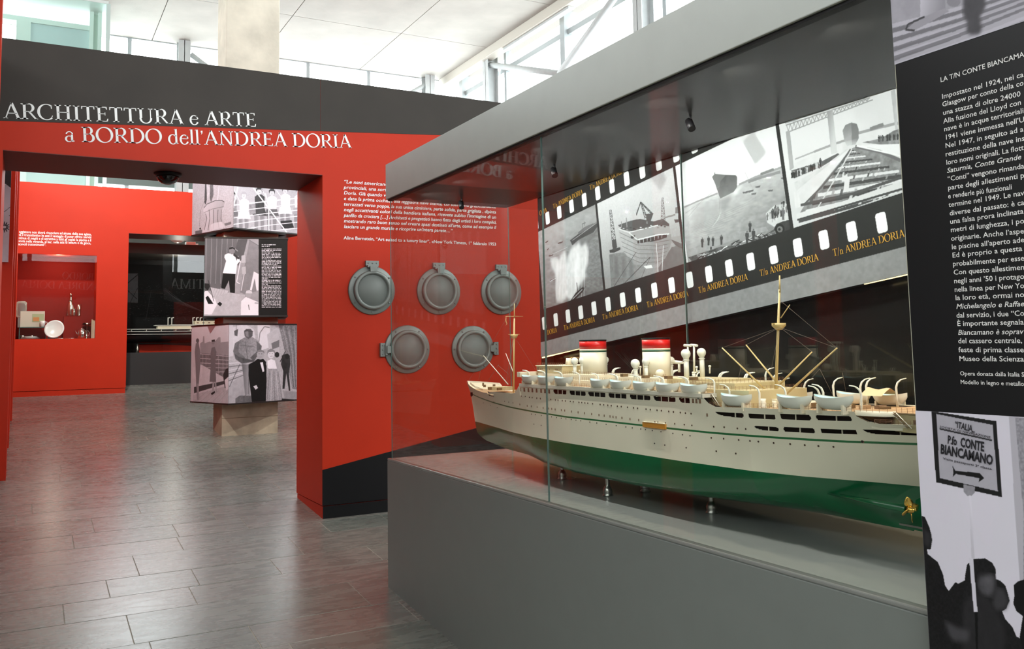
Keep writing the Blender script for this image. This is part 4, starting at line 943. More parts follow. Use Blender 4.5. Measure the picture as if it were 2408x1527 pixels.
def wl_(fn, p, q_, X0, X1, r=.0005): a, b_ = onx(*fn(*p), X0), onx(*fn(*q_), X1); rg.tube(a, b_, r, n=4)
for p, q_ in (((230, 695), (290, 603)), ((285, 610), (345, 660)), ((372, 450), (340, 700)), ((372, 450), (330, 690)), ((372, 350), (350, 680))): wl_(T1A, p, q_, 2.62, 2.62, .0009 if q_[1] < 670 else .0005)
for p, q_ in (((550, 400), (230, 513)), ((550, 400), (363, 497)), ((550, 400), (728, 535)), ((550, 400), (865, 515)), ((550, 250), (865, 515)), ((545, 420), (520, 700)), ((545, 420), (490, 690)), ((230, 640), (205, 790)), ((340, 600), (300, 770)), ((770, 630), (690, 720)), ((770, 630), (850, 790)), ((895, 650), (915, 760))):
    wl_(T2B, p, q_, 2.64, 2.64, .0005)
rg.tube((SX, 4.83, 1.86), (SX, 5.50, 1.375), .0005, n=4); rg.tube((SX, 4.842, 1.67), (SX-.15, 4.70, 1.34), .0005, n=4); rg.tube((SX, 4.842, 1.67), (SX+.15, 4.70, 1.34), .0005, n=4)
tag(rg.build('rigging', wire, ship), kind='stuff')
# ---- railings
rl = MB(); RB = mat('rail_brown', (.26, .12, .06), .5)
def rail(pts, h=.016, step=.02, rows=3):
    pts = [Vector(p) for p in pts]
    for a, b_ in zip(pts[:-1], pts[1:]):
        n = max(1, int((b_-a).length/step))
        for i in range(n+1): p = a+(b_-a)*i/n; rl.tube(p, p+Vector((0, 0, h)), .0006, n=4, cap=False)
        for k_ in range(1, rows+1): o = Vector((0, 0, h*k_/rows)); rl.tube(a+o, b_+o, .00045, n=4, cap=False)
rail([(2.445, 3.845, 1.397), (2.445, 3.69, 1.397)]); rail([(2.545, 4.09, 1.452), (2.545, 3.80, 1.452)]); rail([(2.515, 4.38, 1.424), (2.515, 2.87, 1.424)]); rail([(2.52, 3.02, 1.438), (2.52, 2.75, 1.438), (2.80, 2.75, 1.438)])
rail([(2.50, 2.95, 1.412), (2.50, 2.65, 1.412), (2.82, 2.65, 1.412)]); rail([(2.438, 2.80, 1.347), (2.44, 2.45, 1.356), (2.447, 2.10, 1.363)]); rail([(2.447, 2.09, 1.364), (2.46, 2.0, 1.364), (2.505, 1.97, 1.364), (2.505, 1.72, 1.364)]); rail([(2.55, 4.378, 1.496), (2.55, 4.10, 1.496)], .014)
rail([(2.60, 3.86, 1.45), (2.60, 3.28, 1.447)], .014); rail([(2.47, 2.03, 1.325), (2.50, 1.80, 1.33)], .014)
rail([(2.49, 4.95, 1.335), (2.535, 5.15, 1.345), (2.60, 5.35, 1.36)], .012, .012, 2)
tag(rl.build('railings', RB, ship), kind='stuff')
# ladders
def ladder(a, b_, w_, n):
    a, b_ = Vector(a), Vector(b_); m = MB()
    for s_ in (-.5, .5): m.tube(a+Vector((0, s_*w_, 0)), b_+Vector((0, s_*w_, 0)), .0018, n=5)
    t = m.build('ladder', WSP, ship); m = MB()
    for i in range(1, n): p = a+(b_-a)*i/n; m.box((p.x-.003, p.y-w_*.45, p.z-.0008), (p.x+.003, p.y+w_*.45, p.z+.0008))
    m.build('treads', BROWN, t)
ladder((2.492, 1.968, 1.362), (2.480, 1.905, 1.318), .016, 12); ladder((2.47, 2.83, 1.395), (2.46, 2.775, 1.350), .014, 10); ladder((2.53, 1.80, 1.352), (2.50, 1.75, 1.33), .016, 8)
# aft and forward deck gear
for (x, y, z, r, h, mt) in ((2.53, 2.595, 1.345, .012, .036, BOATW), (2.56, 2.565, 1.345, .009, .028, CREAM), (2.62, 4.75, 1.325, .010, .018, BROWN), (2.70, 4.72, 1.325, .010, .018, BROWN), (2.62, 5.18, 1.345, .010, .016, BROWN), (2.70, 5.20, 1.345, .010, .016, BROWN), (2.66, 5.28, 1.35, .007, .02, BROWN)):
    m = MB(); m.lathe([(r, 0), (r, h*.2), (r*.8, h*.3), (r, h*.5), (r*.8, h*.7), (r, h)], (x, y, z), n=14); m.build('deck_winch', mt, ship)
for k_ in range(7):
    y = 2.38-k_*.05; m = MB(); m.box((2.58+.02*(k_ % 3), y, 1.358), (2.62+.02*(k_ % 3), y+.02, 1.372)); m.build('deck_crate', (BROWN, TIMBER, WINB)[k_ % 3], ship)
for k_ in range(6):
    y = 4.92+k_*.03; m = MB(); m.box((2.58+.015*(k_ % 4), y, 1.335), (2.61+.015*(k_ % 4), y+.014, 1.350)); m.build('deck_crate', (BROWN, BEIGE)[k_ % 2], ship)
# ---- stern gear
for sg in (-1, 1):
    h = (SX+sg*.105, 1.99, 1.045)
    m = MB(); m.tube((SX+sg*.085, 2.36, 1.05), h, .004, .014, n=14); m.build('shaft_bossing', GREEN, ship)
    pr = empty('propeller', (h[0]-SX, h[1]-.012-3.6, h[2]-ZT)); pr.parent = ship
    m = MB(); m.lathe([(.010, .012), (.012, .0), (.008, -.012), (0, -.018)], (h[0], h[1]-.012, h[2]), 'Y', 14); m.build('hub', BRASS, pr)
    for k_ in range(4):
        a = k_*PI/2+.25; m = MB(); P = []
        for s_ in np.linspace(0, 1, 7):
            r = .008+.036*s_; w_ = .013*math.sin(PI*min(1, .18+s_*.80))+.001; tw = .9-.5*s_; row = []
            for q__ in (-1, 0, 1): lx, ly = q__*w_*math.cos(tw), q__*w_*math.sin(tw); row.append((h[0]+r*math.cos(a)-lx*math.sin(a), h[1]-.012+ly, h[2]+r*math.sin(a)+lx*math.cos(a)))
            P.append(row)
        m.grid(P); b_ = m.build('blade', BRASS, pr); so = b_.modifiers.new('thick', 'SOLIDIFY'); so.thickness = .002
m = MB(); m.prism([(2.05, .958), (1.90, .958), (1.88, 1.02), (1.90, 1.12), (2.02, 1.12)], SX-.006, SX+.006, 'X'); m.build('rudder', GREEN, ship)
m = MB(); m.box((SX-.008, 1.96, .966), (SX+.008, 2.10, .972)); m.build('skeg_plate', PEWTER, ship)
# ---- turned supports
for (x, y) in ((SX, 4.31), (2.545, 3.70), (2.775, 3.70), (SX, 3.07)):
    m = MB(); m.lathe([(.026, 0), (.026, .004), (.021, .008), (.023, .016), (.0245, .026), (.019, .040), (.0115, .050), (.011, .058), (.0125, .064), (.011, .070), (.012, .086), (.016, .092), (.017, .097)], (x, y, ZT), n=24); m.build('turned_support', PEWTER, ship)
# ================================================================ FLAT PRINTS (drawn here pixel by pixel with numpy)
def _up(a, H, W):
    h, w_ = a.shape; y = np.linspace(0, h-1.001, H); x = np.linspace(0, w_-1.001, W)
    y0 = y.astype(int); x0 = x.astype(int); fy = (y-y0)[:, None]; fx = (x-x0)[None]
    fy = fy*fy*(3-2*fy); fx = fx*fx*(3-2*fx)
    A = a[y0][:, x0]; B = a[y0][:, x0+1]; C_ = a[y0+1][:, x0]; D = a[y0+1][:, x0+1]
    return A*(1-fy)*(1-fx)+B*(1-fy)*fx+C_*fy*(1-fx)+D*fy*fx
def fbm(H, W, s=8, ax=1.0, oct_=5):
    o = np.zeros((H, W)); k = 1; t = 0
    for i in range(oct_):
        n = int(s*2**i)+2; m_ = max(2, int(n*ax*W/H))+2
        if n > H or m_ > W: break
        o += k*_up(rng.random((n, m_)), H, W); t += k; k *= .55
    return o/max(t, .01)*2-1
class Print:
    """a flat print on a plane: O top-left corner, U to the right, V down (world vectors)"""
    def __init__(s, O, U, V, res, base=.5):
        s.O, s.U, s.V = [np.array(a, float) for a in (O, U, V)]
        s.W = int(np.linalg.norm(s.U)*res); s.H = int(np.linalg.norm(s.V)*res)
        s.a = np.full((s.H, s.W), float(base)); s.n = np.cross(s.U, s.V); s.cm = lambda u, v: (u, v)
        s.scale = 1.0
    def pt(s, p):
        x, y = s.cm(*p); d = ray(x, y); t = np.dot(s.O-CAM, s.n)/np.dot(d, s.n); q = CAM+d*t-s.O
        return (q @ s.U/(s.U @ s.U)*s.W, q @ s.V/(s.V @ s.V)*s.H)
    def world(s, p):
        x, y = s.cm(*p); d = ray(x, y); return CAM+d*(np.dot(s.O-CAM, s.n)/np.dot(d, s.n))
    def mask(s, pts, raw=False):
        P = np.array(pts if raw else [s.pt(p) for p in pts])
        x0, y0 = np.floor(P.min(0)).astype(int)-1; x1, y1 = np.ceil(P.max(0)).astype(int)+2
        x0, y0 = max(x0, 0), max(y0, 0); x1, y1 = min(x1, s.W), min(y1, s.H)
        if x1 <= x0 or y1 <= y0: return None
        X, Y = np.meshgrid(np.arange(x0, x1)+.5, np.arange(y0, y1)+.5); m_ = np.zeros(X.shape, bool); n = len(P)
        for i in range(n):
            ax_, ay = P[i]; bx, by = P[(i+1) % n]
            if ay == by: continue
            c = ((ay > Y) != (by > Y)) & (X < (bx-ax_)*(Y-ay)/(by-ay)+ax_); m_ ^= c
        return (slice(y0, y1), slice(x0, x1)), m_, X, Y
    def poly(s, pts, v, al=1, v2=None, g=None, ns=0, nsc=20, nax=1.0, raw=False, soft=0):
        r = s.mask(pts, raw)
        if r is None: return s
        sl_, m_, X, Y = r; val = np.full(X.shape, float(v))
        if v2 is not None:
            (gx0, gy0), (gx1, gy1) = [(q if raw else s.pt(q)) for q in g]; dx, dy = gx1-gx0, gy1-gy0
            val = v+(v2-v)*np.clip(((X-gx0)*dx+(Y-gy0)*dy)/(dx*dx+dy*dy), 0, 1)
        if ns: val = val+ns*fbm(X.shape[0], X.shape[1], max(2, X.shape[0]/nsc), nax)
        mm = m_.astype(float)*al
        if soft:
            for _ in range(2):
                k = int(soft)
                cs_ = np.cumsum(np.pad(mm, ((k+1, k), (0, 0)), 'edge'), 0); mm = (cs_[2*k+1:]-cs_[:-2*k-1])/(2*k+1)
                cs_ = np.cumsum(np.pad(mm, ((0, 0), (k+1, k)), 'edge'), 1); mm = (cs_[:, 2*k+1:]-cs_[:, :-2*k-1])/(2*k+1)
        s.a[sl_] = s.a[sl_]*(1-mm)+val*mm; return s
    def line(s, pts, w_, v, al=1):
        P = [np.array(s.pt(p)) for p in pts]; k = s.scale*w_/2
        for a, b_ in zip(P[:-1], P[1:]):
            d = b_-a; L_ = np.hypot(*d)
            if L_ < 1e-6: continue
            n = np.array([-d[1], d[0]])/L_*max(k, .55); s.poly([a+n, b_+n, b_-n, a-n], v, al, raw=True)
        return s
    def ell(s, c, rx, ry, v, al=1, rot=0, **kw):
        return s.poly([(c[0]+rx*math.cos(t)*math.cos(rot)-ry*math.sin(t)*math.sin(rot), c[1]+rx*math.cos(t)*math.sin(rot)+ry*math.sin(t)*math.cos(rot)) for t in np.linspace(0, 2*PI, 18)[:-1]], v, al, **kw)
    def person(s, x, y, h, v, v2=None, skirt=False):
        """little standing figure, feet at (x, y)"""
        v2 = v if v2 is None else v2
        s.poly([(x-h*.09, y), (x-h*.10, y-h*.45), (x-h*.15, y-h*.60), (x-h*.13, y-h*.82), (x+h*.13, y-h*.82), (x+h*.15, y-h*.58), (x+h*.10, y-h*.45), (x+h*.09, y)], v)
        if skirt: s.poly([(x-h*.14, y-h*.2), (x-h*.07, y-h*.55), (x+h*.07, y-h*.55), (x+h*.14, y-h*.2)], v)
        s.ell((x, y-h*.91), h*.065, h*.085, v2); return s
    def build(s, name, parent, tint=(.98, .965, 1.02), rough=.6, off=.0015, label=None, rgb=None, soften=0):
        a = s.a; a = (a+np.roll(a, 1, 0)+np.roll(a, 1, 1)+a)/4 if min(a.shape) > 50 else a
        for _ in range(soften): a = (a*2+np.roll(a, 1, 0)+np.roll(a, -1, 0)+np.roll(a, 1, 1)+np.roll(a, -1, 1))/6
        if soften: a = a+.018*rng.standard_normal(a.shape)+.03*fbm(s.H, s.W, 5)
        img = bpy.data.images.new(name, s.W, s.H); px = np.ones((s.H, s.W, 4), np.float32)
        if rgb is not None: px[..., :3] = np.clip(rgb, 0, 1)[::-1]
        else:
            for i in range(3): px[..., i] = np.clip(a*tint[i], 0, 1)[::-1]
        img.pixels.foreach_set(px.ravel()); img.update(); img.pack()
        m = bpy.data.materials.new(name); m.use_nodes = True; N = m.node_tree.nodes; L = m.node_tree.links
        t = N.new('ShaderNodeTexImage'); t.image = img; t.extension = 'EXTEND'; b = N['Principled BSDF']; b.inputs['Specular IOR Level'].default_value = .25
        hs = N.new('ShaderNodeTexNoise'); hs.inputs['Scale'].default_value = 3; mr = N.new('ShaderNodeMapRange'); mr.inputs[3].default_value = rough-.03; mr.inputs[4].default_value = rough+.05
        L.new(hs.outputs[0], mr.inputs[0]); L.new(mr.outputs[0], b.inputs['Roughness']); L.new(t.outputs[0], b.inputs['Base Color'])
        pl = parent_world(parent); nn = s.n/np.linalg.norm(s.n)
        if np.dot(nn, CAM-s.O) < 0: nn = -nn
        O = s.O+nn*off; vs = [O+s.V, O+s.V+s.U, O+s.U, O]
        me = bpy.data.meshes.new(name); me.from_pydata([tuple(Vector(p)-pl) for p in vs], [], [(0, 1, 2, 3)])
        uv = me.uv_layers.new(); uv.data.foreach_set('uv', [0, 0, 1, 0, 1, 1, 0, 1]); me.materials.append(m); me.update()
        if Vector(me.polygons[0].normal).dot(Vector(nn)) < 0:
            me.flip_normals()
        o = bpy.data.objects.new(name, me); link(o); o.parent = parent
        if label: o['label'] = label
        return o
R_ = random.Random(3)

# ---------------------------------------------------------------- the film strip on the backdrop
FXp = FX-.0005
fs_ = Print((FXp, YE, 2.66), (0, CY0-YE, 0), (0, 0, -(2.66-1.44)), 560, .42)
fs_.scale = 1.0
H_, W_ = fs_.a.shape
RAT = .1185; e_ = np.array([-1, RAT])/math.hypot(1, RAT); nrm = np.array([RAT, 1])/math.hypot(1, RAT)   # (Y, z)
OR = np.array([5.358, 1.634])
def SP(s, t): q = OR+e_*s+nrm*t; return ((YE-q[0])/(YE-CY0)*W_, (2.66-q[1])/1.22*H_)
# grey concrete-like ground above and below
fs_.a[:] = .56+.05*fbm(H_, W_, 60, 1)+.02*fbm(H_, W_, 8)
BK = .125
fs_.poly([SP(-.1, 0), SP(4.6, 0), SP(4.6, 1.06), SP(-.1, 1.06)], BK, raw=True)
# which frames: corners along the strip
def frame(s0, s1, fn):
    t0, t1 = .222, .778
    keep = fs_.a.copy(); r = fs_.mask([SP(s0, t0), SP(s1, t0), SP(s1, t1), SP(s0, t1)], True)
    fn([SP(s0, t0), SP(s1, t0), SP(s1, t1), SP(s0, t1)])
    mk = np.zeros((H_, W_), bool); mk[r[0]] = r[1]
    fs_.a[~mk] = keep[~mk]
D4 = lambda u, v: (1260+u/3.47, 420+v/3.47)
D5 = lambda u, v: (1600+u/3.182, 200+v/3.182)
def fr1(q):
    P = fs_; P.cm = D4
    P.poly(q, .66, v2=.42, g=[SP(.3, .75), SP(.6, .2)], ns=.09, nsc=9, nax=.35, raw=True)
    P.poly([(60, 400), (560, 190), (560, 330), (60, 560)], .68, .55, ns=.05, soft=12)
    P.poly([(430, 470), (600, 400), (620, 900), (400, 900)], .50, .6, ns=.16, nsc=5, nax=.4, soft=6)
    P.poly([(280, 505), (350, 450), (400, 430), (470, 375), (522, 338), (520, 372), (470, 440), (350, 500), (300, 545)], .25)
    P.poly([(345, 440), (400, 395), (470, 365), (480, 375), (400, 430), (350, 455)], .42)
    P.line([(300, 505), (515, 350)], 2, .72); P.line([(385, 405), (380, 370), (410, 360)], 3, .4); P.line([(400, 385), (395, 350)], 2, .3)
    P.poly([(330, 520), (470, 440), (520, 375), (500, 450), (360, 600)], .36, .5, soft=5)
    for (x, y, w_) in ((200, 522, 22), (125, 625, 20), (140, 825, 26), (90, 515, 12), (100, 575, 8), (520, 235, 12)):
        P.poly([(x-w_, y+4), (x+w_, y-10), (x+w_*.8, y+2), (x-w_*.7, y+12)], .3)
    P.line([(115, 840), (165, 815)], 3, .85); P.line([(120, 625), (260, 560)], 2, .75)
    for pts in ([(165, 700), (225, 600), (240, 590), (260, 700), (250, 980), (215, 1010), (170, 1010), (160, 900)], [(255, 660), (290, 570), (320, 540), (360, 640), (350, 900), (290, 1000), (240, 960)],
                [(320, 560), (350, 510), (375, 560), (410, 520), (432, 600), (425, 700), (400, 770), (420, 790), (370, 860), (330, 900), (310, 760)], [(120, 650), (180, 640), (190, 760), (170, 800), (130, 720)]):
        P.poly(pts, .93, .85, ns=.08, soft=7)
    for x in (180, 205, 230, 300, 330, 385, 405): P.line([(x, 640+R_.random()*60), (x-12, 980)], 3, .98, .5)
    P.poly([(275, 1010), (330, 930), (385, 885), (398, 895), (385, 925), (320, 990), (285, 1020)], .16); P.line([(335, 850), (345, 950)], 4, .15); P.line([(345, 950), (410, 880)], 2, .3)
    P.line([(300, 985), (380, 905)], 3, .8)
def fr2(q):
    P = fs_; P.cm = D4
    P.poly(q, .86, v2=.60, g=[SP(1.2, .8), SP(1.2, .3)], ns=.04, nsc=3, raw=True)
    P.poly([(590, 440), (1230, 195), (1240, 330), (900, 420), (590, 520)], .74, .5, soft=8)
    P.poly([(600, 620), (720, 600), (800, 700), (1000, 730), (1260, 600), (1270, 800), (620, 940)], .48, v2=.66, g=[(620, 640), (1250, 800)], ns=.06, nsc=5, nax=.5)
    for x in (640, 700, 760): P.poly([(x, 640), (x+28, 640), (x+40, 800), (x+10, 820)], .38, .6, soft=6)
    P.poly([(1000, 730), (1110, 560), (1260, 520), (1265, 690), (1150, 760), (1010, 800)], .40, .9, ns=.05)
    P.poly([(1100, 480), (1230, 455), (1245, 570), (1180, 560), (1100, 520)], .60)
    for k_ in range(5): P.line([(1105+k_*8, 500+k_*10), (1250, 560+k_*9)], 2, .3)
    # hull
    P.poly([(672, 385), (760, 425), (830, 440), (960, 430), (1105, 455), (1108, 520), (1085, 600), (1040, 680), (960, 705), (860, 690), (780, 655), (720, 600), (690, 520)], .70, v2=.50, g=[(700, 500), (1100, 600)], ns=.05, nsc=6)
    P.poly([(1010, 470), (1105, 455), (1108, 520), (1085, 600), (1040, 680), (990, 700)], .56, .9)
    for k_ in range(6): P.line([(684+k_*8, 440+k_*38), (820+k_*6, 505+k_*36), (1000, 520+k_*32), (1100-k_*10, 500+k_*32)], 1.6, .42)
    P.poly([(672, 380), (790, 340), (850, 330), (960, 350), (1040, 330), (1090, 370), (1090, 400), (900, 420), (780, 430), (700, 415)], .30)
    P.poly([(760, 440), (1020, 380), (1095, 390), (1100, 455), (960, 450), (840, 490)], .62)
    P.poly([(828, 508), (1000, 465), (1070, 450), (1070, 480), (1000, 505), (832, 530)], .22)
    for k_ in range(7): P.line([(850+k_*30, 500-k_*7), (850+k_*30, 530-k_*7)], 2.5, .75)
    P.poly([(775, 470), (810, 462), (812, 485), (778, 492)], .2)
    P.line([(676, 410), (760, 440), (830, 500)], 4, .85); P.line([(832, 500), (1000, 458), (1090, 452)], 4, .9); P.line([(760, 440), (1000, 380)], 3, .9)
    for (x0, y0, x1, y1) in ((700, 350, 700, 400), (740, 320, 745, 400), (905, 320, 910, 370)): P.line([(x0, y0), (x1, y1)], 5, .55)
    for k_ in range(14): P.ell((690+k_*28, 400+(k_ % 3)*8-(k_ > 7)*15), 9, 5, R_.choice([.2, .75, .5]))
    # cranes
    def lattice(x0, y0, x1, y1, w0, w1, v, n=9):
        P.line([(x0-w0, y0), (x1-w1, y1)], 2, v); P.line([(x0+w0, y0), (x1+w1, y1)], 2, v)
        for i in range(n):
            a, b_ = i/n, (i+1)/n; s_ = 1 if i % 2 else -1
            P.line([(x0+(x1-x0)*a-s_*(w0+(w1-w0)*a), y0+(y1-y0)*a), (x0+(x1-x0)*b_+s_*(w0+(w1-w0)*b_), y0+(y1-y0)*b_)], 1.6, v)
            P.line([(x0+(x1-x0)*a-(w0+(w1-w0)*a), y0+(y1-y0)*a), (x0+(x1-x0)*a+(w0+(w1-w0)*a), y0+(y1-y0)*a)], 1.4, v)
    lattice(610, 258, 645, 560, 8, 18, .22, 12); P.poly([(602, 585), (690, 560), (692, 580), (640, 605), (605, 605)], .2); P.poly([(625, 500), (655, 495), (662, 580), (630, 590)], .25)
    lattice(1036, 158, 1040, 350, 6, 18, .40, 9); lattice(856, 192, 950, 288, 5, 8, .25, 8); lattice(856, 192, 905, 330, 4, 12, .25, 8)
    P.line([(856, 192), (822, 300)], 4, .25); P.line([(840, 235), (820, 290)], 2, .3); P.poly([(900, 290), (962, 282), (955, 300), (940, 345), (905, 350)], .3)
    P.poly([(1130, 335), (1210, 330), (1200, 352), (1140, 360)], .3); P.poly([(1140, 235), (1180, 230), (1190, 280), (1140, 285)], .45); P.line([(1165, 300), (1165, 340)], 3, .3); P.line([(1050, 320), (1140, 295)], 5, .5)
    P.line([(820, 600), (640, 880)], 1.6, .2); P.line([(935, 640), (680, 900)], 2, .2); P.line([(935, 640), (850, 840)], 1.6, .3)
    P.line([(985, 530), (1000, 780)], 3, .85); P.line([(1042, 545), (1030, 780)], 3, .85); P.poly([(880, 715), (945, 705), (955, 730), (900, 735)], .9)
def fr3(q):
    P = fs_; P.cm = D5
    P.poly(q, .97, v2=.88, g=[SP(1.9, .8), SP(2.0, .3)], raw=True)
    P.poly([(0, 915), (280, 815), (500, 720), (760, 610), (800, 600), (870, 1080), (60, 1340)], .80, v2=.55, g=[(300, 800), (420, 1200)], ns=.07, nsc=8, nax=.4)
    P.poly([(100, 905), (290, 850), (300, 1000), (180, 1080), (80, 1100)], .62, .5, soft=14, ns=.05)
    for k_ in range(7): P.line([(240+k_*14, 1060-k_*16), (290+k_*6, 1000-k_*20), (300, 930-k_*10)], 1.6, .85, .6)
    for k_ in range(9): P.line([(80, 1150-k_*10), (300+k_*30, 1100-k_*30)], 1.2, .5, .35)
    P.line([(30, 915), (130, 870), (280, 810)], 5, .62); P.line([(440, 745), (560, 690), (800, 600)], 6, .62); P.line([(600, 668), (700, 630)], 7, .48); P.line([(510, 725), (610, 690), (750, 650)], 8, .55)
    P.poly([(290, 830), (430, 770), (470, 745), (420, 820), (310, 860)], .93, .8, soft=4)
    P.poly([(238, 688), (258, 665), (330, 672), (415, 675), (426, 690), (424, 765), (400, 800), (300, 850), (288, 820), (262, 740)], .34, v2=.50, g=[(300, 680), (330, 850)], ns=.04)
    P.poly([(238, 688), (258, 665), (340, 676), (300, 720), (288, 800), (262, 740)], .46, .9)
    P.poly([(290, 850), (400, 800), (380, 850), (330, 960), (300, 960)], .50, .55, soft=8)
    P.line([(258, 655), (260, 675)], 3, .4)
    for (x, y) in ((580, 760), (550, 812), (675, 788), (485, 802), (510, 796), (530, 790), (800, 738), (772, 694)): P.poly([(x-20, y), (x+20, y-7), (x+14, y+8), (x-14, y+10)], .4)
    P.line([(484, 652), (545, 780), (590, 905)], 1.4, .62, .6); P.line([(60, 985), (160, 870), (290, 760)], 1.5, .6, .6); P.line([(40, 960), (150, 880)], 1.5, .6, .6)
    # platform with the crowd
    P.poly([(640, 960), (700, 905), (820, 880), (860, 960), (868, 1040), (700, 1060), (650, 1030)], .80, ns=.06)
    for i in range(34):
        x = 650+R_.random()*185; y = 985-(x-650)*.62+R_.random()*70; P.person(x, y, 52, R_.choice([.2, .3, .45, .7]), R_.choice([.25, .6]))
    P.person(690, 1000, 75, .25); P.person(770, 1010, 90, .4)
    P.poly([(700, 1080), (720, 1040), (770, 1020), (860, 1000), (875, 1095), (780, 1115), (720, 1115)], .22, ns=.06); P.ell((745, 1082), 36, 44, .10); P.ell((745, 1080), 22, 24, .45); P.ell((742, 1080), 9, 10, .12)
    P.poly([(60, 1290), (300, 1210), (520, 1190), (700, 1080), (720, 1130), (520, 1195), (300, 1275), (110, 1345)], .34, ns=.12, nsc=14)
    P.poly([(60, 1230), (400, 1105), (640, 1060), (660, 1090), (400, 1160), (80, 1270)], .62, .8, ns=.08, nsc=14)
    for i in range(70):
        x = 110+R_.random()*560; y = 1300-(x-110)*.33+R_.random()*40-25; a = R_.uniform(-.9, .6); l = R_.uniform(15, 70)
        P.line([(x, y), (x+l*math.cos(a), y+l*math.sin(a))], R_.uniform(1, 3.4), R_.choice([.12, .2, .75, .9, .5]))
    for (x, y, h) in ((165, 1215, 75), (212, 1200, 70), (245, 1205, 72), (308, 1195, 75), (230, 1250, 45), (500, 1185, 95), (522, 1100, 80), (548, 1170, 95)): P.person(x, y, h, .25, .4)
def fr4(q):
    P = fs_; P.cm = D5
    P.poly(q, .93, v2=.80, g=[SP(2.6, .85), SP(2.7, .3)], raw=True)
    P.poly([(830, 600), (1000, 520), (1200, 420), (1500, 330), (1640, 280), (1660, 480), (1280, 480), (850, 720)], .84, ns=.03)
    P.line([(1000, 500), (1130, 450), (1230, 415)], 6, .6); P.line([(1330, 360), (1480, 320), (1630, 285)], 7, .6); P.line([(1420, 330), (1520, 295)], 9, .5); P.line([(860, 555), (1000, 500)], 4, .65)
    # gantry
    for (a, b_) in (((790, 300), (1420, 95)), ((800, 355), (1440, 110)), ((785, 285), (1400, 88))): P.line([a, b_], 3, .6)
    for k_ in range(22):
        x = 795+k_*28; y = 298-k_*9.2; P.line([(x, y), (x+14, y+50-k_*1.6), (x+28, y-9)], 2, .58)
    P.poly([(1098, 200), (1140, 180), (1175, 505), (1130, 520)], .62, v2=.78, g=[(1100, 300), (1160, 300)]); P.poly([(790, 350), (820, 340), (850, 620), (820, 640)], .66, ns=.04)
    P.poly([(1575, 40), (1608, 30), (1630, 340), (1610, 345)], .72, ns=.05)
    # hull going down the ways
    P.poly([(1215, 340), (1235, 300), (1280, 280), (1320, 290), (1335, 330), (1335, 400), (1310, 445), (1250, 455), (1228, 420)], .50, v2=.70, g=[(1280, 290), (1280, 450)], ns=.03)
    P.poly([(1280, 290), (1320, 292), (1335, 330), (1335, 400), (1310, 445), (1285, 450)], .42, .7); P.poly([(1225, 430), (1330, 420), (1345, 460), (1220, 470)], .80, .8, soft=6)
    # crowd left
    P.poly([(830, 640), (1000, 590), (1060, 570), (1180, 510), (1200, 525), (1060, 610), (850, 700)], .38, ns=.14, nsc=18)
    for i in range(38): x = 835+R_.random()*225; P.person(x, 695-(x-835)*.40+R_.random()*12, 50, R_.choice([.15, .25, .4, .75]), R_.choice([.3, .7]))
    P.person(1048, 612, 66, .2); P.poly([(1360, 430), (1500, 400), (1600, 340), (1640, 330), (1640, 440), (1500, 445)], .50, ns=.16, nsc=16)
    for i in range(14): x = 1480+R_.random()*150; P.person(x, 425-(x-1480)*.1, 48, R_.choice([.2, .35]))
    # slipway
    P.poly([(860, 800), (1270, 470), (1285, 480), (930, 890), (880, 900)], .84, ns=.03); P.poly([(850, 730), (1060, 620), (1240, 480), (1265, 475), (870, 790)], .80, ns=.05)
    P.poly([(1310, 455), (1640, 440), (1650, 520), (1500, 500)], .88)
    P.poly([(1275, 480), (1310, 462), (1500, 500), (1650, 570), (1670, 830), (890, 1060), (880, 980), (930, 900)], .52, ns=.12, nsc=10)
    for i in range(13):
        t = (i/12)**1.6; y = 490+t*470; xl = 1270-t*380; xr = min(1300+t*800, 1680); P.line([(xl, y+t*60), (xr, y-t*130*(.6+t*.5))], 2+11*t, .86 if i % 2 else .26)
    for i in range(60):
        t = R_.random(); y = 500+t*400; xl = 1260-t*330; xr = min(1320+t*600, 1660); x = xl+(xr-xl)*R_.random(); l = 8+60*t
        P.poly([(x, y), (x+l*.35, y-l*.1), (x+l*.35+l*.2, y-l*.8), (x+l*.2, y-l*.75)], R_.choice([.2, .3, .75, .88, .6]), .85)
    P.line([(1275, 480), (1200, 590), (1060, 760), (930, 890)], 5, .35); P.line([(1285, 478), (1160, 700), (1010, 950)], 4, .8)
    P.line([(1310, 460), (1500, 500), (1650, 565)], 8, .40); P.line([(1320, 455), (1650, 530)], 4, .9)
    P.poly([(850, 800), (880, 810), (915, 905), (860, 925)], .86, ns=.04); P.line([(870, 985), (1200, 900), (1670, 740)], 16, .84); P.line([(875, 1010), (1670, 775)], 5, .25); P.line([(880, 1055), (1300, 940), (1670, 810)], 14, .80)
    P.line([(900, 900), (1300, 810), (1660, 690)], 7, .3); P.line([(1210, 700), (1250, 700), (1240, 800)], 16, .85)
frame(.055, .800, fr1); frame(.822, 1.590, fr2); frame(1.612, 2.378, fr3); frame(2.400, 3.165, fr4); frame(3.187, 3.95, lambda q: fs_.poly(q, .7, v2=.5, g=[SP(3.2, .7), SP(3.9, .3)], raw=True, ns=.05))
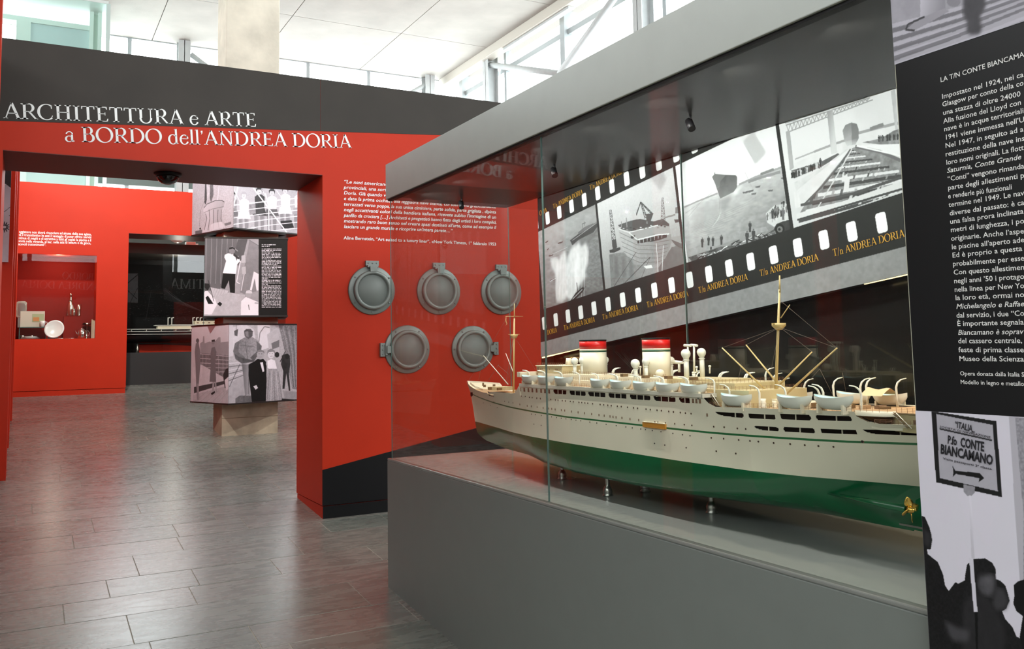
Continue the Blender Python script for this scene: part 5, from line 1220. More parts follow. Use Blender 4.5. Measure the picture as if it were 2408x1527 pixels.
# perforations
def rr_poly(cx, ct, w_, h_, r=.013):
    P = []
    for (a, b_, t0) in ((1, 1, 0), (-1, 1, 90), (-1, -1, 180), (1, -1, 270)):
        for t in (0, 30, 60, 90): q = math.radians(t0+t); P.append(SP(cx+a*(w_/2-r)+r*math.cos(q), ct+b_*(h_/2-r)+r*math.sin(q)))
    return P
def s_of(Y, z): d = np.array([Y, z])-OR; return float(d @ e_), float(d @ nrm)
s0, t0 = s_of(5.326, 1.764); s1, t1 = s_of(5.248, 2.495)
print('perf', s0, t0, s1, t1)
for k_ in range(27): fs_.poly(rr_poly(s0+k_*.1575, t0, .054, .088), .96, raw=True)
for k_ in range(-1, 27): fs_.poly(rr_poly(s1+k_*.1575, t1, .054, .088), .96, raw=True)
fp = fs_.build('film_strip_print', case, tint=(1, .985, 1.015), rough=.6, label='black and white film strip photographs with white sprocket holes')
# the print follows the slanted lower edge of the board: cut its quad there
me = fp.data; pl = parent_world(case)
zt_, zl, zr = 2.66, zlow(YE)+.0, zlow(CY0)+.0
vs = [(FX-.002, YE, zl), (FX-.002, CY0, zr), (FX-.002, CY0, zt_), (FX-.002, YE, zt_)]
for v, p in zip(me.vertices, vs): v.co = Vector(p)-pl
uvs = [(0, (zl-1.44)/1.22), (1, (zr-1.44)/1.22), (1, 1), (0, 1)]
for lp, vi in zip(me.uv_layers[0].data, [l.vertex_index for l in me.loops]): lp.uv = uvs[vi]
me.update()
def SW(s, t, off=.0045): q = OR+e_*s+nrm*t; return np.array([FX-off, q[0], q[1]])
m = MB(); s2, t2 = s_of(5.064, 1.708)
for k_ in range(-1, 8):
    a = s2+k_*.4615
    if k_ == -1: serif_line(m, "A DORIA", SW(a+.205, t2), SW(a+.372, t2), .032, up=(0, .118, 1))
    else: serif_line(m, "T/n ANDREA DORIA", SW(a, t2), SW(a+.377, t2), .032, up=(0, .118, 1))
s3, t3 = s_of(5.166, 2.548)
for k_ in range(0, 3):
    a = s3+k_*.4615; serif_line(m, "T/n ANDREA DORIA", SW(a, t3), SW(a+.377, t3), .032, up=(0, .118, 1))
serif_line(m, "ORIA", SW(s3-.185, t3), SW(s3-.085, t3), .032, up=(0, .118, 1))
m.build('ochre_lettering', GOLD, case, fixn=False)

# ---------------------------------------------------------------- right panel photographs
T3 = lambda u, v: (2100+u/2.646, 950+v/2.646)
q = Print((PX_, PY_, 3.4), (0, -(PY_+.9), 0), (0, 0, -(3.4-2.385)), 700, .62); q.cm = T1; q.scale = 1
q.a[:] = .60+.06*fbm(q.H, q.W, 5, 2)
q.poly([(100, -200), (1200, -500), (1200, 160), (160, 470)], .66, ns=.04)
for k_ in range(9):
    y = 190+k_*36; q.line([(130, y), (600, y-120-k_*6), (1200, y-300-k_*14)], 8+k_, .42 if k_ % 2 else .80, .7)
q.poly([(350, -250), (520, -300), (530, 60), (400, 170), (350, 150)], .80, v2=.60, g=[(350, 0), (520, 0)]); q.poly([(245, 215), (330, 140), (520, 60), (560, 80), (420, 160), (310, 218)], .64)
q.line([(245, 215), (262, 175), (380, 120)], 4, .3); q.line([(245, 213), (310, 220)], 4, .3)
q.poly([(670, -300), (840, -340), (815, 60), (780, 110), (790, 215), (770, 245), (710, 250), (680, 220), (690, 170), (655, 100)], .32, ns=.03, soft=3); q.ell((590, 10), 50, 40, .5, .6)
q.build('deck_photograph', info, rough=.5, label='faded photograph of ship deck planks and a dark leg')
q = Print((PX_, PY_, 1.405), (0, -(PY_+.9), 0), (0, 0, -1.9), 800, .84); q.cm = T3; q.scale = 1
q.a[:] = .875+.01*fbm(q.H, q.W, 6)
q.poly([(730, 80), (900, 90), (920, 1500), (815, 1500), (790, 640)], .60, ns=.10, nsc=4); q.poly([(722, 78), (760, 80), (815, 700), (812, 1100), (790, 1100)], .74)
q.poly([(240, 45), (645, 108), (679, 580), (270, 487)], .12); q.poly([(270, 62), (622, 130), (655, 545), (293, 462)], .70, ns=.02)
q.line([(292, 155), (617, 227)], 3, .15)
q.poly([(372, 385), (388, 415), (540, 432), (532, 420), (568, 462), (535, 486), (540, 462), (392, 435), (374, 452), (378, 424)], .10)
q.poly([(440, 500), (510, 515), (512, 550), (490, 572), (462, 572), (440, 545)], .60, ns=.05); q.poly([(474, 570), (488, 570), (528, 1295), (504, 1295)], .80, v2=.90, g=[(476, 800), (520, 800)])
# silhouettes
q.poly([(165, 690), (200, 705), (228, 770), (240, 815), (244, 850), (236, 905), (212, 905), (218, 935), (280, 985), (312, 1060), (325, 1130), (348, 1165), (388, 1112), (410, 1118), (450, 1098), (470, 1140), (500, 1600), (160, 1600)], .10, ns=.035, nsc=4)
q.poly([(192, 780), (232, 800), (240, 850), (225, 890), (200, 880)], .22, .8, soft=3)
q.poly([(452, 1060), (462, 1000), (500, 965), (575, 962), (620, 990), (640, 1030), (640, 1090), (668, 1100), (700, 1130), (718, 1190), (726, 1225), (705, 1275), (680, 1290), (700, 1340), (745, 1390), (770, 1450), (900, 1500), (900, 1600), (440, 1600), (440, 1180)], .11, ns=.035, nsc=4)
q.poly([(530, 1080), (570, 1060), (632, 1060), (640, 1120), (620, 1200), (560, 1190), (530, 1140)], .36, .9, soft=5, ns=.05); q.poly([(640, 1140), (690, 1150), (722, 1225), (700, 1275), (640, 1290), (620, 1240)], .26, .9, soft=4)
q.poly([(440, 1230), (520, 1180), (600, 1220), (700, 1400), (690, 1600), (430, 1600)], .17, .9, ns=.03, soft=4); q.poly([(320, 1345), (400, 1390), (480, 1410), (470, 1480), (380, 1480), (350, 1440)], .30, .9, soft=5)
q.poly([(752, 1130), (780, 1105), (830, 1090), (900, 1090), (900, 1600), (830, 1600), (790, 1450), (810, 1320), (770, 1290), (750, 1240), (758, 1190)], .08)
q.poly([(474, 960), (500, 960), (528, 1295), (504, 1295)], .86)
q.poly([(510, 1295), (528, 1295), (530, 1600), (520, 1600)], .06)
q.build('quayside_photograph', info, rough=.5, label='photograph of silhouetted travellers beneath a framed pole sign')
# lettering on the printed sign
INK = mat('black_ink', (.012, .012, .016), .5)
m = MB(); Wd = lambda p: onx(*T3(*p), PX_)
def sign_line(s_, p, q__, h, bold=.0): 
    a, b_ = Wd(p), Wd(q__); line_between(m, s_, a, b_, h, off=(-.004, 0, 0), bold=bold)
sign_line("\u201cITALIA\u201e", (388, 145), (512, 178), .0175, .02); sign_line("SOCIETA' DI NAVIGAZIONE", (296, 148), (612, 216), .006, .01)
sign_line("P.fo", (344, 245), (402, 258), .022, .03); sign_line("CONTE", (424, 264), (572, 295), .024, .035); sign_line("BIANCAMANO", (300, 306), (626, 380), .025, .035); sign_line("Visita passaporti 3\u00aa classe", (316, 345), (620, 412), .006, .01)
m.build('sign_lettering', INK, info, fixn=False)
# ================================================================ PHOTO CUBES round the concrete pillar
PC = np.array([2.6275, 12.395]); HD = .742
E4 = lambda u, v: (440+u/2.425, 420+v/2.425)
def cube(z0, z1, ang, label):
    """ang: world angle (deg) of the corner nearest the doorway"""
    t = empty('photo_cube', (PC[0], PC[1], z0), label, 'photo display', 'photo cubes round the pillar')
    C4 = [PC+HD*np.array([math.cos(math.radians(ang+90*k_)), math.sin(math.radians(ang+90*k_))]) for k_ in range(4)]
    k2 = 1-.03/HD; I4 = [PC+(c-PC)*k2 for c in C4]
    RIM = mat('rim_black', (.012, .012, .012), .4)
    for k_ in range(4):
        a, b_, ai, bi = C4[k_], C4[(k_+1) % 4], I4[k_], I4[(k_+1) % 4]
        m = MB(); m.prism([tuple(a), tuple(b_), tuple(bi), tuple(ai)], z0+.0, z1, 'Z'); m.build('side_board', BLACK, t)
    for za, zb_ in ((z0-.018, z0), (z1, z1+.018)):
        H4 = [PC+(c-PC)*(1+.012/HD) for c in C4]; L4_ = [PC+(c-PC)*.72 for c in C4]
        m = MB()
        for k_ in range(4): a, b_, ai, bi = H4[k_], H4[(k_+1) % 4], L4_[k_], L4_[(k_+1) % 4]; m.prism([tuple(a), tuple(b_), tuple(bi), tuple(ai)], za, zb_, 'Z')
        m.build('rim_plate', RIM, t)
    def face(i):   # print canvas of the face between corner i and i+1, seen from outside
        a, b_ = C4[i], C4[(i+1) % 4]
        return a, b_
    return t, C4
def fprint(C4, i, j, z0, z1, base=.7, res=420):
    a, b_ = C4[i], C4[j]; P = Print((a[0], a[1], z1), (b_[0]-a[0], b_[1]-a[1], 0), (0, 0, z0-z1), res, base); P.cm = E4; return P
# ---- lower cube
t, C4 = cube(.955, 1.960, 241.6, 'lowest photo cube on the pillar, couple beside a knight statue')
P = fprint(C4, 3, 0, .955, 1.960, .80)          # left face: women on deck
P.poly([(20, 820), (240, 820), (240, 1000), (20, 1010)], .90, v2=.80, g=[(130, 830), (130, 980)])
P.poly([(75, 940), (90, 930), (92, 900), (98, 900), (100, 940), (130, 930), (150, 940), (180, 905), (190, 905), (192, 935), (236, 930), (236, 1010), (75, 1000)], .62)
P.poly([(75, 995), (236, 1010), (236, 1190), (75, 1150)], .45, ns=.06)
for k_ in range(5): P.line([(75, 1000+k_*26), (236, 1015+k_*22)], 3, .86)
for x in (90, 108, 180, 205, 228): P.line([(x, 1000), (x, 1150)], 3, .8)
P.poly([(30, 1080), (80, 1060), (236, 1150), (236, 1200), (40, 1240)], .82, ns=.04); P.poly([(40, 1190), (236, 1150), (236, 1165), (40, 1225)], .28); P.poly([(36, 1235), (236, 1180), (236, 1285), (34, 1278)], .74, ns=.05, nsc=20)
for k_ in range(5): P.line([(40+k_*35, 1275), (120+k_*30, 1210)], 1.5, .6)
P.poly([(50, 940), (66, 935), (74, 980), (76, 1060), (66, 1180), (68, 1262), (58, 1262), (52, 1170), (48, 1050), (44, 990)], .50); P.ell((60, 925), 9, 13, .40); P.poly([(58, 1170), (66, 1170), (70, 1262), (60, 1268)], .62)
P.poly([(140, 965), (158, 960), (168, 990), (162, 1050), (166, 1160), (128, 1160), (136, 1060), (134, 1000)], .46); P.ell((149, 935), 9, 12, .55); P.poly([(140, 922), (158, 918), (160, 930), (140, 932)], .22); P.line([(168, 985), (182, 1010), (165, 1040)], 5, .6)
P.poly([(146, 1160), (156, 1160), (154, 1215), (148, 1230), (140, 1232)], .66); P.poly([(158, 1160), (166, 1160), (170, 1215), (164, 1220)], .66); P.poly([(136, 1226), (158, 1212), (160, 1222), (142, 1236)], .12)
P.poly([(205, 1120), (222, 1085), (236, 1080), (236, 1200), (215, 1195)], .2); P.poly([(214, 1150), (236, 1130), (236, 1200), (222, 1210)], .88)
P.build('women_photograph', t, soften=2, label='photograph of two women on a ship deck')
P = fprint(C4, 0, 1, .955, 1.960, .62)          # right face: couple with the statue
P.poly([(230, 820), (800, 820), (800, 1290), (230, 1290)], .70, ns=.07, nsc=5)
P.poly([(235, 840), (262, 830), (262, 1010), (235, 1020)], .78); P.poly([(262, 850), (300, 835), (330, 830), (380, 860), (400, 980), (262, 990)], .80, ns=.04)
P.poly([(268, 870), (290, 858), (286, 900), (270, 895)], .35); P.line([(280, 835), (280, 868)], 2, .3)
P.poly([(400, 835), (470, 830), (480, 960), (410, 985)], .86); P.line([(405, 960), (415, 880), (440, 845), (470, 850)], 5, .5); P.poly([(455, 890), (525, 840), (525, 1000), (470, 1010)], .74, ns=.05); P.poly([(480, 940), (525, 920), (525, 960), (485, 975)], .45)
for k_ in range(6): P.line([(235, 1055+k_*20), (330, 1048+k_*14)], 4, .40 if k_ % 2 else .82)
P.poly([(235, 1180), (300, 1130), (420, 1150), (430, 1275), (235, 1285)], .66, ns=.05); P.poly([(520, 830), (800, 830), (800, 1230), (600, 1200), (560, 1000)], .50, ns=.15, nsc=4, nax=3)
for k_ in range(5): P.line([(545+k_*16, 840), (580+k_*10, 1000), (600+k_*6, 1190)], 5, .36 if k_ % 2 else .66, .7)
P.poly([(262, 985), (272, 940), (300, 922), (330, 905), (372, 905), (405, 925), (425, 960), (415, 1000), (385, 990), (378, 1045), (315, 1060), (300, 1040), (272, 1020)], .46, v2=.62, g=[(280, 950), (400, 1000)], ns=.10, nsc=6); P.poly([(324, 872), (336, 858), (362, 858), (374, 874), (372, 900), (350, 915), (328, 900)], .34, ns=.05); P.poly([(330, 875), (348, 868), (350, 905), (334, 900)], .50); P.line([(325, 868), (376, 872)], 3, .22)
P.poly([(262, 985), (272, 940), (296, 928), (292, 990), (330, 1020), (322, 1040), (280, 1020)], .40, ns=.08); P.poly([(395, 925), (425, 955), (418, 1005), (370, 1035), (360, 1022), (398, 985)], .38, ns=.08); P.line([(330, 930), (345, 1030)], 2, .28); P.line([(300, 950), (385, 960)], 2, .32)
P.poly([(270, 1000), (300, 1020), (370, 1035), (395, 1020), (380, 1045), (310, 1055), (275, 1030)], .28, .8, ns=.08); P.poly([(312, 1060), (352, 1060), (352, 1140), (350, 1230), (330, 1240), (322, 1150)], .40, v2=.58, g=[(315, 1100), (350, 1100)]); P.line([(350, 1060), (352, 1235)], 3, .3); P.line([(300, 1060), (240, 1190)], 3, .3)
P.poly([(275, 1255), (300, 1238), (375, 1238), (378, 1278), (275, 1282)], .38, ns=.08)
P.poly([(352, 1060), (385, 1042), (400, 1030), (435, 1030), (452, 1050), (452, 1275), (370, 1278), (360, 1200), (350, 1120)], .05); P.ell((418, 1005), 21, 28, .66); P.poly([(396, 1000), (400, 982), (418, 975), (438, 984), (442, 1000), (430, 988), (405, 990)], .5); P.poly([(412, 1038), (430, 1036), (440, 1100), (430, 1105)], .92); P.poly([(410, 1038), (436, 1034), (438, 1046), (412, 1050)], .04); P.poly([(376, 1185), (395, 1178), (404, 1195), (390, 1205)], .82)
for (x, y, r) in ((410, 1000, 2.5), (425, 1000, 2.5)): P.ell((x, y), r, r*.7, .25)
P.line([(412, 1018), (424, 1018)], 1.6, .35)
P.ell((478, 1000), 19, 27, .84); P.poly([(456, 1005), (458, 980), (478, 970), (500, 982), (502, 1005), (492, 988), (466, 990)], .52); P.poly([(450, 1045), (478, 1030), (520, 1035), (530, 1075), (522, 1110), (505, 1108), (500, 1075), (456, 1078), (448, 1060)], .70, ns=.05); P.poly([(458, 1040), (478, 1030), (500, 1038), (512, 1085), (480, 1095), (458, 1080)], .94)
P.poly([(460, 1085), (512, 1085), (528, 1170), (545, 1272), (448, 1274), (452, 1160)], .62, ns=.12, nsc=4, nax=3); [P.line([(470+k_*12, 1100), (455+k_*22, 1270)], 3, .80 if k_ % 2 else .45) for k_ in range(5)]
for (x, y, r) in ((471, 998, 2), (485, 998, 2)): P.ell((x, y), r, r*.7, .35)
P.line([(472, 1014), (486, 1013)], 2, .4)
P.poly([(540, 1010), (560, 1000), (585, 1010), (588, 1060), (580, 1110), (588, 1210), (580, 1212), (565, 1110), (555, 1200), (543, 1200), (548, 1100), (535, 1060)], .18, ns=.05); P.ell((570, 1015), 12, 16, .12); P.line([(530, 1045), (560, 985)], 4, .15); P.ell((512, 1005), 13, 16, .15); P.poly([(545, 1210), (800, 1230), (800, 1290), (560, 1275)], .60, ns=.05)
P.poly([(540, 1255), (800, 1275), (800, 1290), (540, 1290)], .14)
P.build('couple_photograph', t, soften=2, label='photograph of a man in a dinner jacket and a woman in a long pale dress')
for i, j in ((1, 2), (2, 3)): P = fprint(C4, i, j, .955, 1.960, .6); P.a += .1*fbm(P.H, P.W, 4); P.build('photograph', t)
# ---- middle cube
t, C4 = cube(2.082, 3.100, 213.0, 'middle photo cube on the pillar, violinist photograph beside white text on black')
P = fprint(C4, 0, 1, 2.082, 3.100, .5, 520); a_, b_ = E4(95, 340), E4(548, 780)
P.poly([(60, 300), (408, 300), (408, 800), (60, 800)], .62, ns=.05)
P.poly([(60, 330), (290, 330), (262, 520), (180, 640), (60, 640)], .50, ns=.10, nsc=3, nax=6)
for k_ in range(13): P.line([(95+k_*15, 340), (92+k_*14, 600)], 4, .64 if k_ % 2 else .40, .6)
P.poly([(290, 345), (345, 345), (322, 440), (290, 500), (270, 430)], .34); P.poly([(355, 350), (408, 380), (408, 640), (330, 660), (300, 650)], .52, ns=.03); P.line([(350, 348), (408, 385)], 2, .35)
P.poly([(310, 440), (330, 436), (334, 480), (308, 482)], .72); P.poly([(312, 505), (334, 502), (336, 545), (314, 546)], .72); P.line([(304, 470), (282, 590), (300, 600)], 6, .88); P.line([(325, 545), (308, 640)], 5, .85); P.poly([(380, 530), (408, 545), (408, 640), (396, 640), (385, 570), (368, 640), (358, 635)], .90)
P.poly([(130, 620), (235, 640), (215, 690), (140, 670)], .78); [P.line([(135+k_*9, 622), (150+k_*9, 680)], 1.5, .5) for k_ in range(9)]
P.poly([(95, 690), (140, 680), (240, 650), (330, 665), (330, 700), (300, 782), (95, 782)], .74, ns=.05)
P.poly([(205, 540), (275, 545), (272, 655), (245, 650), (238, 580), (215, 630), (194, 625)], .07); P.poly([(214, 435), (232, 427), (270, 430), (282, 470), (290, 440), (302, 470), (285, 490), (278, 545), (203, 540), (222, 470), (212, 450)], .95); P.ell((256, 410), 17, 23, .52); P.poly([(238, 405), (242, 394), (258, 390), (272, 398), (273, 410), (262, 399)], .14); P.poly([(266, 425), (300, 455), (292, 462), (262, 438)], .22); P.line([(272, 400), (290, 415)], 6, .6)
P.poly([(88, 660), (110, 635), (160, 690), (170, 720), (140, 775), (88, 775)], .92); P.ell((108, 620), 16, 22, .3); P.poly([(90, 612), (96, 598), (125, 600), (130, 615), (118, 640)], .12); P.poly([(105, 680), (118, 668), (140, 700), (150, 715), (120, 715)], .06); P.line([(120, 580), (152, 700)], 3, .15); P.poly([(172, 715), (186, 703), (200, 715), (188, 730)], .08)
P.poly([(308, 700), (335, 675), (370, 690), (406, 705), (406, 780), (305, 780)], .93); P.ell((350, 660), 17, 22, .66); P.poly([(333, 655), (338, 640), (355, 636), (370, 645), (371, 655)], .82); P.line([(350, 720), (354, 750)], 4, .3); P.line([(385, 710), (408, 712)], 10, .7)
P.poly([(408, 300), (640, 300), (640, 800), (408, 800)], .07)
rr = random.Random(4)
def words(x0, x1, y, h, v=.92):
    x = x0
    while x < x1: w_ = rr.uniform(6, 22); P.poly([(x, y-h/2), (min(x+w_, x1), y-h/2), (min(x+w_, x1), y+h/2), (x, y+h/2)], v*rr.uniform(.72, 1)); x += w_+3
words(425, 505, 378, 5); words(425, 470, 387, 4)
y = 402
while y < 735:
    brk = rr.random() < .13; words(425, 537 if not brk else rr.uniform(450, 520), y, 4.6); y += 8.1
P.build('violinist_photograph', t, soften=1, label='photograph of a violinist in a white jacket, text on black at its right')
for i, j in ((1, 2), (2, 3), (3, 0)): P = fprint(C4, i, j, 2.082, 3.100, .1); P.build('photograph', t)
# ---- upper cube
t, C4 = cube(3.222, 4.235, 245.0, 'topmost photo cube on the pillar, passengers behind ship railings')
G8 = lambda u, v: (440+u/8.482, 420+v/8.482)
P = fprint(C4, 3, 0, 3.222, 4.235, .78); P.cm = G8; P.scale = 1.2
P.poly([(100, -900), (900, -900), (900, 1200), (100, 1200)], .80, ns=.10, nsc=3)
P.poly([(360, 100), (385, 100), (400, 400), (370, 520), (345, 480)], .30, ns=.1, nsc=10, nax=3); P.poly([(460, 110), (520, 120), (530, 320), (480, 480), (455, 400)], .45, ns=.14, nsc=12, nax=3); P.poly([(390, 110), (455, 110), (450, 440), (395, 420)], .85, ns=.1, nsc=9); P.line([(640, 130), (610, 440)], 5, .92); P.line([(350, 430), (240, 720)], 4, .7)
P.poly([(330, 600), (380, 520), (560, 440), (700, 430), (748, 460), (740, 560), (700, 600), (690, 700), (710, 860), (760, 970), (600, 1010), (300, 1110), (330, 1020), (380, 900), (390, 780), (350, 690), (320, 650)], .88, v2=.72, g=[(350, 700), (700, 700)])
P.line([(335, 590), (400, 510), (560, 442), (690, 434), (745, 470)], 2.6, .22); P.line([(345, 680), (500, 610), (730, 560)], 2, .5)
for (x0, x1, x2) in ((370, 395, 345), (440, 452, 420), (530, 528, 525), (620, 608, 640), (690, 672, 740)): P.line([(x0, 620 if x0 > 400 else 700), (x1, 800), (x2, 1030 if x2 < 500 else 1000)], 3.0 if x0 < 650 else 1.8, .14)
P.poly([(560, 880), (700, 860), (760, 975), (600, 1010), (450, 1050), (470, 920)], .93, .8); P.line([(265, 640), (250, 960)], 3, .55); P.ell((262, 1000), 16, 20, .2); P.poly([(165, 1050), (300, 1020), (290, 1150), (165, 1160)], .35, .8); P.poly([(740, 900), (880, 860), (880, 910), (770, 945)], .50)
P.build('capstan_photograph', t, soften=2, label='photograph of a ship capstan under a pale sky')
P = fprint(C4, 0, 1, 3.222, 4.235, .66); P.cm = G8; P.scale = 1.2
P.poly([(870, -900), (2900, -900), (2900, 1300), (870, 1200)], .66, ns=.04, nsc=3)
def woman(x, y, s_, hair, dress, skirt, leg=.72):
    P.ell((x, y), 42*s_, 62*s_, .78); P.poly([(x-55*s_, y+20*s_), (x-62*s_, y-40*s_), (x-20*s_, y-80*s_), (x+30*s_, y-78*s_), (x+62*s_, y-30*s_), (x+52*s_, y+30*s_), (x+40*s_, y-25*s_), (x-35*s_, y-30*s_)], hair)
    P.poly([(x-90*s_, y+110*s_), (x-30*s_, y+65*s_), (x+40*s_, y+65*s_), (x+100*s_, y+110*s_), (x+90*s_, y+330*s_), (x-80*s_, y+330*s_)], dress, ns=.05)
    P.poly([(x-110*s_, y+330*s_), (x+100*s_, y+330*s_), (x+140*s_, y+470*s_), (x-130*s_, y+470*s_)], skirt, ns=.04)
    P.poly([(x-100*s_, y+470*s_), (x-10*s_, y+460*s_), (x-30*s_, y+760*s_), (x-90*s_, y+760*s_)], leg, v2=.5, g=[(x-30*s_, y), (x-100*s_, y)]); P.poly([(x+10*s_, y+460*s_), (x+105*s_, y+470*s_), (x+80*s_, y+760*s_), (x+30*s_, y+760*s_)], leg, v2=.5, g=[(x+90*s_, y), (x+20*s_, y)])
    P.line([(x-16*s_, y+26*s_), (x+16*s_, y+26*s_)], 1.6, .4); P.ell((x-15*s_, y-8*s_), 6*s_, 4*s_, .35); P.ell((x+17*s_, y-8*s_), 6*s_, 4*s_, .35)
woman(905, 330, .9, .15, .5, .4); woman(1130, 340, 1, .62, .86, .80); woman(1440, 250, 1.05, .18, .22, .24); woman(1690, 280, 1.0, .2, .78, .35); woman(1955, 240, 1.0, .22, .93, .88)
woman(2230, 250, 1.0, .3, .8, .6); woman(2500, 260, 1.0, .2, .4, .7)
P.poly([(1230, 520), (1360, 500), (1370, 700), (1250, 720)], .52, ns=.1); P.poly([(1860, 850), (2080, 830), (2130, 980), (1900, 1000)], .16)
for k_ in range(6): P.line([(890, 535+k_*130-(k_ > 0)*5), (1600, 455+k_*120), (2160, 395+k_*120), (2700, 340+k_*118)], 5.0 if k_ == 0 else 3.4, .93)
P.line([(1010, 170), (930, 520), (880, 800)], 6, .90); P.line([(1320, 190), (1600, 560), (1990, 1080)], 6, .94); P.line([(1560, 300), (1625, 560), (1630, 1040)], 5.5, .92); P.line([(1480, 200), (1600, 420)], 3, .85); P.line([(910, 170), (1060, 480)], 2, .9); P.line([(1780, 240), (1870, 360)], 3, .85)
P.build('passengers_photograph', t, soften=2, label='photograph of smiling women sitting behind white railings')
for i, j in ((1, 2), (2, 3)): P = fprint(C4, i, j, 3.222, 4.235, .6); P.a += .1*fbm(P.H, P.W, 4); P.build('photograph', t)

# ================================================================ FLOWER PHOTO PANEL in the doorway's left jamb
r0, r1 = ony(26.5, 410, 10.33), ony(15, 617, 10.33)
t = empty('flower_photo_panel', (-.7, 10.33, r1[2]), 'pale photograph panel with a line drawn flower at the far left edge', 'photo panel')
m = MB(); m.box((-1.35, 10.305, r1[2]), (r0[0], 10.329, r1[2]+1.2)); m.build('board', mat('pale_board', (.60, .58, .60), .5), t)
P = Print((-1.35, 10.304, r1[2]+1.2), (r0[0]+1.35, 0, 0), (0, 0, -1.2), 420, .66); P.cm = lambda u, v: (u/4.775, 380+v/4.775)
P.a[:] = .72
P.poly([(-300, -60), (300, -60), (300, 240), (125, 300), (60, 250), (-300, 240)], .15); P.poly([(-300, 240), (20, 240), (90, 270), (126, 330), (126, 440), (60, 530), (-10, 590), (-300, 590)], .58, v2=.74, g=[(0, 260), (100, 500)])
P.poly([(-300, 590), (0, 590), (110, 500), (300, 480), (300, 1200), (-300, 1200)], .74, ns=.03)
for k_ in range(12):
    a = k_*PI/6; P.line([(48+30*math.cos(a-.18), 735+24*math.sin(a-.18)), (48+62*math.cos(a), 735+62*math.sin(a)), (48+30*math.cos(a+.18), 735+24*math.sin(a+.18))], 2.2, .18)
P.line([(48+30*math.cos(a), 735+18*math.sin(a)) for a in np.linspace(0, 2*PI, 15)], 3, .12)
P.line([(0, 590), (60, 555), (126, 500)], 2, .3); P.ell((108, 607), 6, 5, .2); P.ell((10, 943), 8, 5, .2)
P.build('flower_photograph', t)

# ================================================================ FAR DISPLAY CASE behind the red wall's opening
fc = empty('display_case', (3.2, 18.8, 1.0), 'dark display case with a white and black ship beyond the far opening', 'display case')
m = MB(); m.box((1.3, 18.3, .6), (6.5, 19.9, 1.637)); m.build('base', mat('base_black', (.016, .016, .016), .45), fc)
m = MB(); m.box((1.3, 18.3, 3.542), (6.5, 19.9, 3.744)); m.build('fascia', DARK, fc)
m = MB(); m.box((1.3, 19.6, 1.637), (6.5, 19.75, 3.542)); m.build('back_board', BLACK, fc)
for a, b_ in ((1.3, 3.055), (3.06, 6.5)): m = MB(); m.box((a, 18.31, 1.637), (b_, 18.318, 3.542)); m.build('glass_pane', GLASS, fc)
m = MB(); m.box((3.054, 18.309, 1.637), (3.061, 18.319, 3.542)); m.build('glass_edge', GLASSE, fc)
P = Print((1.3, 19.6, 3.45), (5.2, 0, 0), (0, 0, -1.75), 300, .05); P.cm = lambda u, v: (230+u/3.816, 520+v/3.816)  # dark sheet, mostly reflections painted on as streaks and shapes
P.a += .012*fbm(P.H, P.W, 6)
for k_ in range(420):
    x, y = rr.uniform(250, 960), rr.uniform(560, 900); P.line([(x, y), (x+rr.uniform(2, 16), y+rr.uniform(-1, 1))], .8, rr.uniform(.15, .5), .8)
for k_ in range(26): x = 560+k_*10; P.line([(590, 600+k_*4), (700+k_*11, 700+k_*5)], 1, .34, .6)
for k_ in range(14): P.line([(430+k_*4, 640+k_*16), (500, 640+k_*16)], 1, .35, .6)
P.line([(480, 620), (430, 890)], 1.6, .3); P.line([(600, 600), (800, 760)], 2, .3)
P.poly([(265, 470), (360, 470), (360, 735), (265, 730)], .30, ns=.03)
P.line([(265, 560), (360, 480)], 5, .08); P.line([(265, 620), (350, 700)], 4, .08); P.line([(290, 730), (358, 600)], 3, .1)
P.build('reflection_print', fc, rough=.8)
m = MB(); m.prism([(1.95, 1.637), (3.1, 1.637), (3.1, 1.74), (2.3, 1.80), (1.95, 1.80)], 18.9, 19.1, 'Y'); m.build('red_reflection_block', RED, fc)  # added block standing in for a red reflection low in the case
fs2 = empty('ship_model', (3.0, 18.75, 1.637), 'slim white liner model with black hull in the far dark case', 'ship model')
m = MB()
P_ = []
for x in np.linspace(1.36, 5.4, 40):
    w_ = .16*min(1, (x-1.34)*1.4, (5.45-x)*.8)+.004; P_.append([(x, 18.75-w_, 2.045), (x, 18.75-w_*.98, 1.95), (x, 18.75-w_*.7, 1.86), (x, 18.75, 1.82), (x, 18.75+w_*.7, 1.86), (x, 18.75+w_*.98, 1.95), (x, 18.75+w_, 2.045)])
m.grid(P_); m.build('hull', BLACK, fs2)
def b2(name, x0, x1, z0, z1, mt=WHITEP, d=.14): m = MB(); m.box((x0, 18.75-d, z0), (x1, 18.75+d, z1)); return m.build(name, mt, fs2)
b2('deck_line', 1.35, 5.2, 1.985, 1.995, WHITEP, .165); b2('deck', 1.3, 5.25, 2.04, 2.05, WHITEP, .165)
for k_ in range(12): b2('stanchion', 1.5+k_*.27, 1.508+k_*.27, 2.05, 2.085, WHITEP, .16)
b2('promenade_deck', 1.5, 5.0, 2.085, 2.095, WHITEP, .165); b2('superstructure', 2.25, 4.6, 2.095, 2.15, CREAM, .13); b2('upper_deck', 2.5, 4.4, 2.15, 2.18); b2('bridge_deck', 2.95, 4.2, 2.18, 2.25, CREAM, .11); b2('sun_deck', 2.2, 3.3, 2.16, 2.168, WHITEP, .14)
for k_ in range(10): b2('window', 2.98+k_*.11, 3.02+k_*.11, 2.20, 2.225, WINB, .112)
for x in (2.45, 2.52, 2.92, 2.99, 3.06): m = MB(); m.tube((x, 18.72, 2.15), (x, 18.72, 2.32), .009); m.tube((x, 18.72, 2.31), (x+.04, 18.72, 2.32), .008); m.build('vent_post', WHITEP, fs2)
